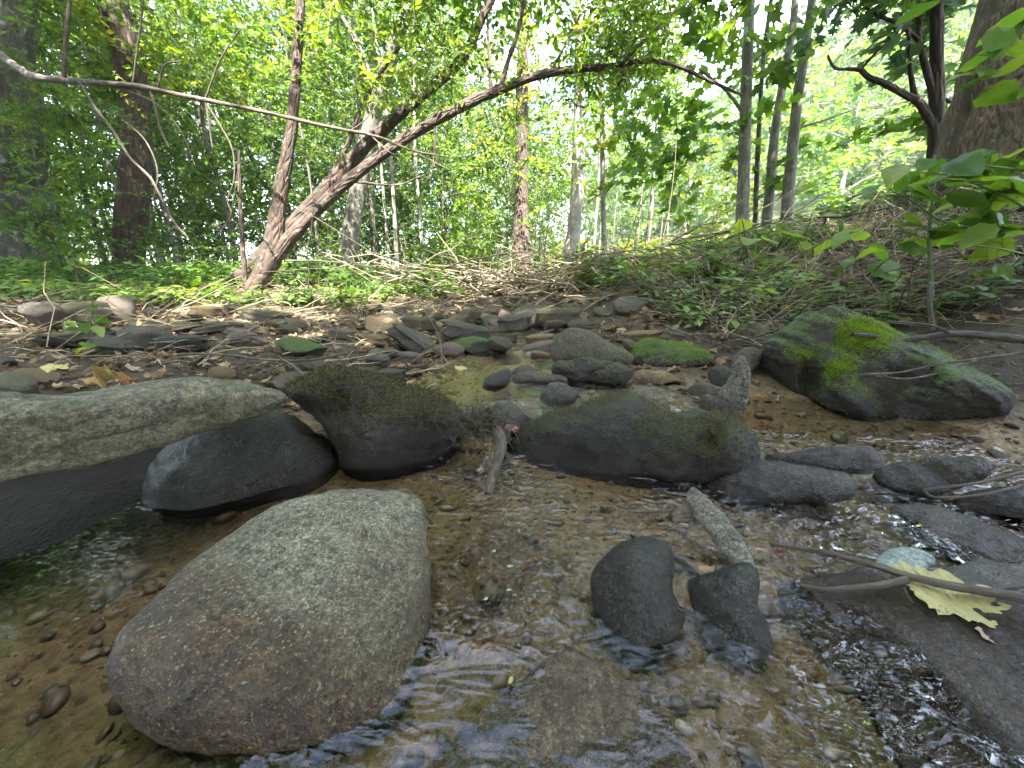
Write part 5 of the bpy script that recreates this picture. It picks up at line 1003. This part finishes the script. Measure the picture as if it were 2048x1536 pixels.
stick('brown peeled stick lying across the top of the pale boulder', [zs([(645,1006,10,.04),(690,998,11,.06),(740,990,11,.075),(800,984,11,.085),(815,982,9,.085)]),zs([(812,980,9,.085),(825,998,8,.075),(845,1023,7,.05),(865,1045,5,.01)]),zs([(650,1006,6,.04),(630,1023,5,.025),(612,1030,4,.01)])], .56)
stick('long pale root lying across the dirt bank behind the long slab', [[(325,712,5,1.25),(380,708,5,1.25),(450,710,5,1.24),(520,718,5,1.22),(580,722,5,1.2),(640,718,4,1.22),(690,705,4,1.25)],[(560,715,5,1.2),(590,735,5,1.15),(612,758,5,1.1)],[(585,722,3,1.2),(545,738,3,1.18),(515,745,3,1.15)]], 1.2)
stick('short pale root scrap on the dirt bank', [[(325,728,5,1.15),(355,722,5,1.15),(385,725,5,1.14),(405,716,6,1.14)]], 1.15)
stick('straight pale stick leaning on the slope above the brown flat stone', [[(1262,672,7,2.3),(1300,655,7,2.35),(1345,630,6,2.4)]], 2.3)
stick('thin bare pole leaning over the crest by the slender trunks', [[(1390,620,6,2.4),(1420,560,5,2.5),(1455,500,4,2.6)]], 2.5)
stick('long white stick across the stones in the channel', [[(865,672,5,2.4),(900,640,5,2.6),(935,622,4,2.8)],[(1060,675,5,2.3),(1130,648,5,2.5),(1200,600,5,2.8),(1260,580,4,3.0)]], 2.5)
stick('grey sapling stem rooted on the slope over the largest boulder', [[(1866,662,8,1.5),(1862,640,9,1.52),(1858,590,7,1.55),(1862,560,6,1.6)]], 1.5, M_DEADWOOD)
rock('rotten_wood_stub', 'upright rotten wood stub with moss, between the long mossy rock and the largest boulder', [(1443,835),(1440,800),(1452,760),(1465,730),(1482,716),(1497,728),(1500,755),(1496,790),(1492,815),(1488,850),(1465,860),(1448,855)], 1.05, tilt=10, tf=.6, tb=.6, c=(1478,745), c1=(1465,830), mat=rockmat('rotten_wood', (.17,.15,.12), (.32,.29,.25), moss=.45, mosscol=(.11,.13,.03), wet=.05, strata=.8, scale=1.3, srot=1.5), rough=.06, lay=.07, layrot=1.45, seg=110, rings=26, cat='wood stub', p=2.6)

for i_ in range(9):
    flat_leaf(['curled dead leaf caught on the driftwood root, dark and wet', 'crumpled grey-brown leaf caught on the driftwood root'][i_ % 2], 945+random.uniform(-22, 34), 846+random.uniform(-24, 26), random.uniform(22, 40), .84+random.uniform(-.03, .03), (random.uniform(.3, 1.4), random.uniform(-.8, .8), random.uniform(-1.5, 1.5)), M_DEADL if i_ % 2 else M_DEADD, ['lobed', 'oval'][i_ % 2], curl=.7, seed=40+i_)['group'] = 'dead leaves on the driftwood root'

# fuzzy moss on the rocks: short blades standing on the upper faces
def moss_tufts(host, n, ln, mat, pick, tint=.5):
    o = bpy.data.objects[host]; me = o.data; nv = len(me.vertices); co = np.empty(nv*3); no = np.empty(nv*3); me.vertices.foreach_get('co', co); me.vertices.foreach_get('normal', no)
    co = co.reshape(-1, 3); no = no.reshape(-1, 3); W = co+np.array(o.location); sc = pick(W, no)
    i = rng.choice(nv, n, p=sc/sc.sum()); P = co[i]+rng.normal(0, .004, (n, 3))-no[i]*.001; D = no[i]+rng.normal(0, .45, (n, 3)); D /= np.linalg.norm(D, axis=1, keepdims=True)
    T_ = np.cross(D, rng.normal(0, 1, (n, 3))); T_ /= np.linalg.norm(T_, axis=1, keepdims=True); L_ = rng.uniform(.5, 1, n)[:, None]*ln
    V = np.stack([P-T_*ln*.13, P+T_*ln*.13, P+D*L_+[0, 0, -ln*.1]], 1).reshape(-1, 3)
    m_ = mesh('moss', V, np.arange(3*n).reshape(-1, 3), mat, smooth=False, attrs={'rnd': np.repeat(np.clip(tint+rng.normal(0, .2, n), 0, 1), 3)}); m_.parent = o; m_['kind'] = 'stuff'
M_MOSSF = leafmat('bright_moss', [(0, (.05, .10, .012)), (.5, (.15, .24, .022)), (1, (.32, .38, .04))], .4, 1.5, .7)
M_MOSSB = leafmat('brown_moss', [(0, (.02, .020, .007)), (.5, (.060, .056, .018)), (1, (.16, .145, .055))], .3, 1.2, .8)
def near(px, py, Y, r): c = at(px, py, Y); return lambda W: np.exp(-((W-c)**2).sum(1)/(2*r*r))
n1_ = near(1640, 680, 1.22, .06); n2_ = near(1710, 665, 1.3, .05); n3_ = near(1850, 720, 1.3, .06); n4_ = near(1680, 740, 1.2, .035)
moss_tufts('mossy_boulder', 40000, .008, M_MOSSF, lambda W, N_: (n1_(W)*3.5+n2_(W)*1.6+n3_(W)*.8+n4_(W)*1.2)*np.clip(N_[:, 2]+.35, 0, 1)*(fbm(W*22, 3, 4) > -.12)+1e-9, .5)
moss_tufts('green_topped_stone', 7000, .006, M_MOSSF, lambda W, N_: np.clip(N_[:, 2]-.1, 0, 1)**1.5+1e-9, .4)
moss_tufts('peaked_mossy_rock', 13000, .0095, M_MOSSB, lambda W, N_: np.clip(N_[:, 2]+.1, 0, 1)*sstep(.07, .15, W[:, 2])+1e-9, .5)
moss_tufts('long_mossy_rock', 8000, .0085, M_MOSSB, lambda W, N_: np.clip(N_[:, 2]+.1, 0, 1)*sstep(.04, .10, W[:, 2])*(fbm(W*14, 3, 4) > -.1)+1e-9, .75)

# the water climbs a little where it meets the stones
def meniscus():
    me = water.data; n = len(me.vertices); W = np.empty(n*3); me.vertices.foreach_get('co', W); W = W.reshape(-1, 3)+np.array(water.location)
    pts = []
    for o in bpy.data.objects:
        if o.get('category') == 'rock':
            k = len(o.data.vertices); c = np.empty(k*3); o.data.vertices.foreach_get('co', c); c = c.reshape(-1, 3)+np.array(o.location)
            z = water_h(c[:, 0], c[:, 1]); pts.append(c[np.abs(c[:, 2]-z) < .005][:, :2])
    P = np.vstack(pts); cell = .02; D = {}
    for p in P: D.setdefault((int(p[0]//cell), int(p[1]//cell)), []).append(p)
    D = {k: np.array(v) for k, v in D.items()}; lift = np.zeros(n); keys = np.floor(W[:, :2]/cell).astype(int)
    order = {}
    for i, k in enumerate(map(tuple, keys)): order.setdefault(k, []).append(i)
    for k, idx in order.items():
        nb = [D[(k[0]+a, k[1]+b)] for a in (-1, 0, 1) for b in (-1, 0, 1) if (k[0]+a, k[1]+b) in D]
        if not nb: continue
        Q = np.vstack(nb); w_ = W[idx][:, :2]; d = np.sqrt(((w_[:, None]-Q[None])**2).sum(-1).min(1)); lift[idx] = .0016*np.exp(-(d/.0045)**2)
    W[:, 2] += lift*(.6+.8*np.abs(fbm(W*[40, 40, 0], 2, 3))); me.vertices.foreach_set('co', (W-np.array(water.location)).ravel()); me.update()
meniscus()

# the summer air between the trees
M_AIR = bpy.data.materials.new('summer_air'); M_AIR.use_nodes = True; nt = M_AIR.node_tree
for x in list(nt.nodes):
    if x.type != 'OUTPUT_MATERIAL': nt.nodes.remove(x)
pv = nt.nodes.new('ShaderNodeVolumePrincipled'); pv.inputs['Density'].default_value = .0006; pv.inputs['Color'].default_value = (.72, .88, 1, 1); pv.inputs['Anisotropy'].default_value = .2
nt.links.new(pv.outputs[0], [x for x in nt.nodes if x.type == 'OUTPUT_MATERIAL'][0].inputs['Volume'])
x0, x1, y0, y1, z0, z1 = -440, 440, -170, 540, -6, 75
Vb = [(x, y, z) for x in (x0, x1) for y in (y0, y1) for z in (z0, z1)]
Fb = [(0, 1, 3, 2), (4, 6, 7, 5), (0, 4, 5, 1), (2, 3, 7, 6), (0, 2, 6, 4), (1, 5, 7, 3)]
hz_ = mesh('haze', Vb, Fb, M_AIR, smooth=False); hz_['kind'] = 'stuff'
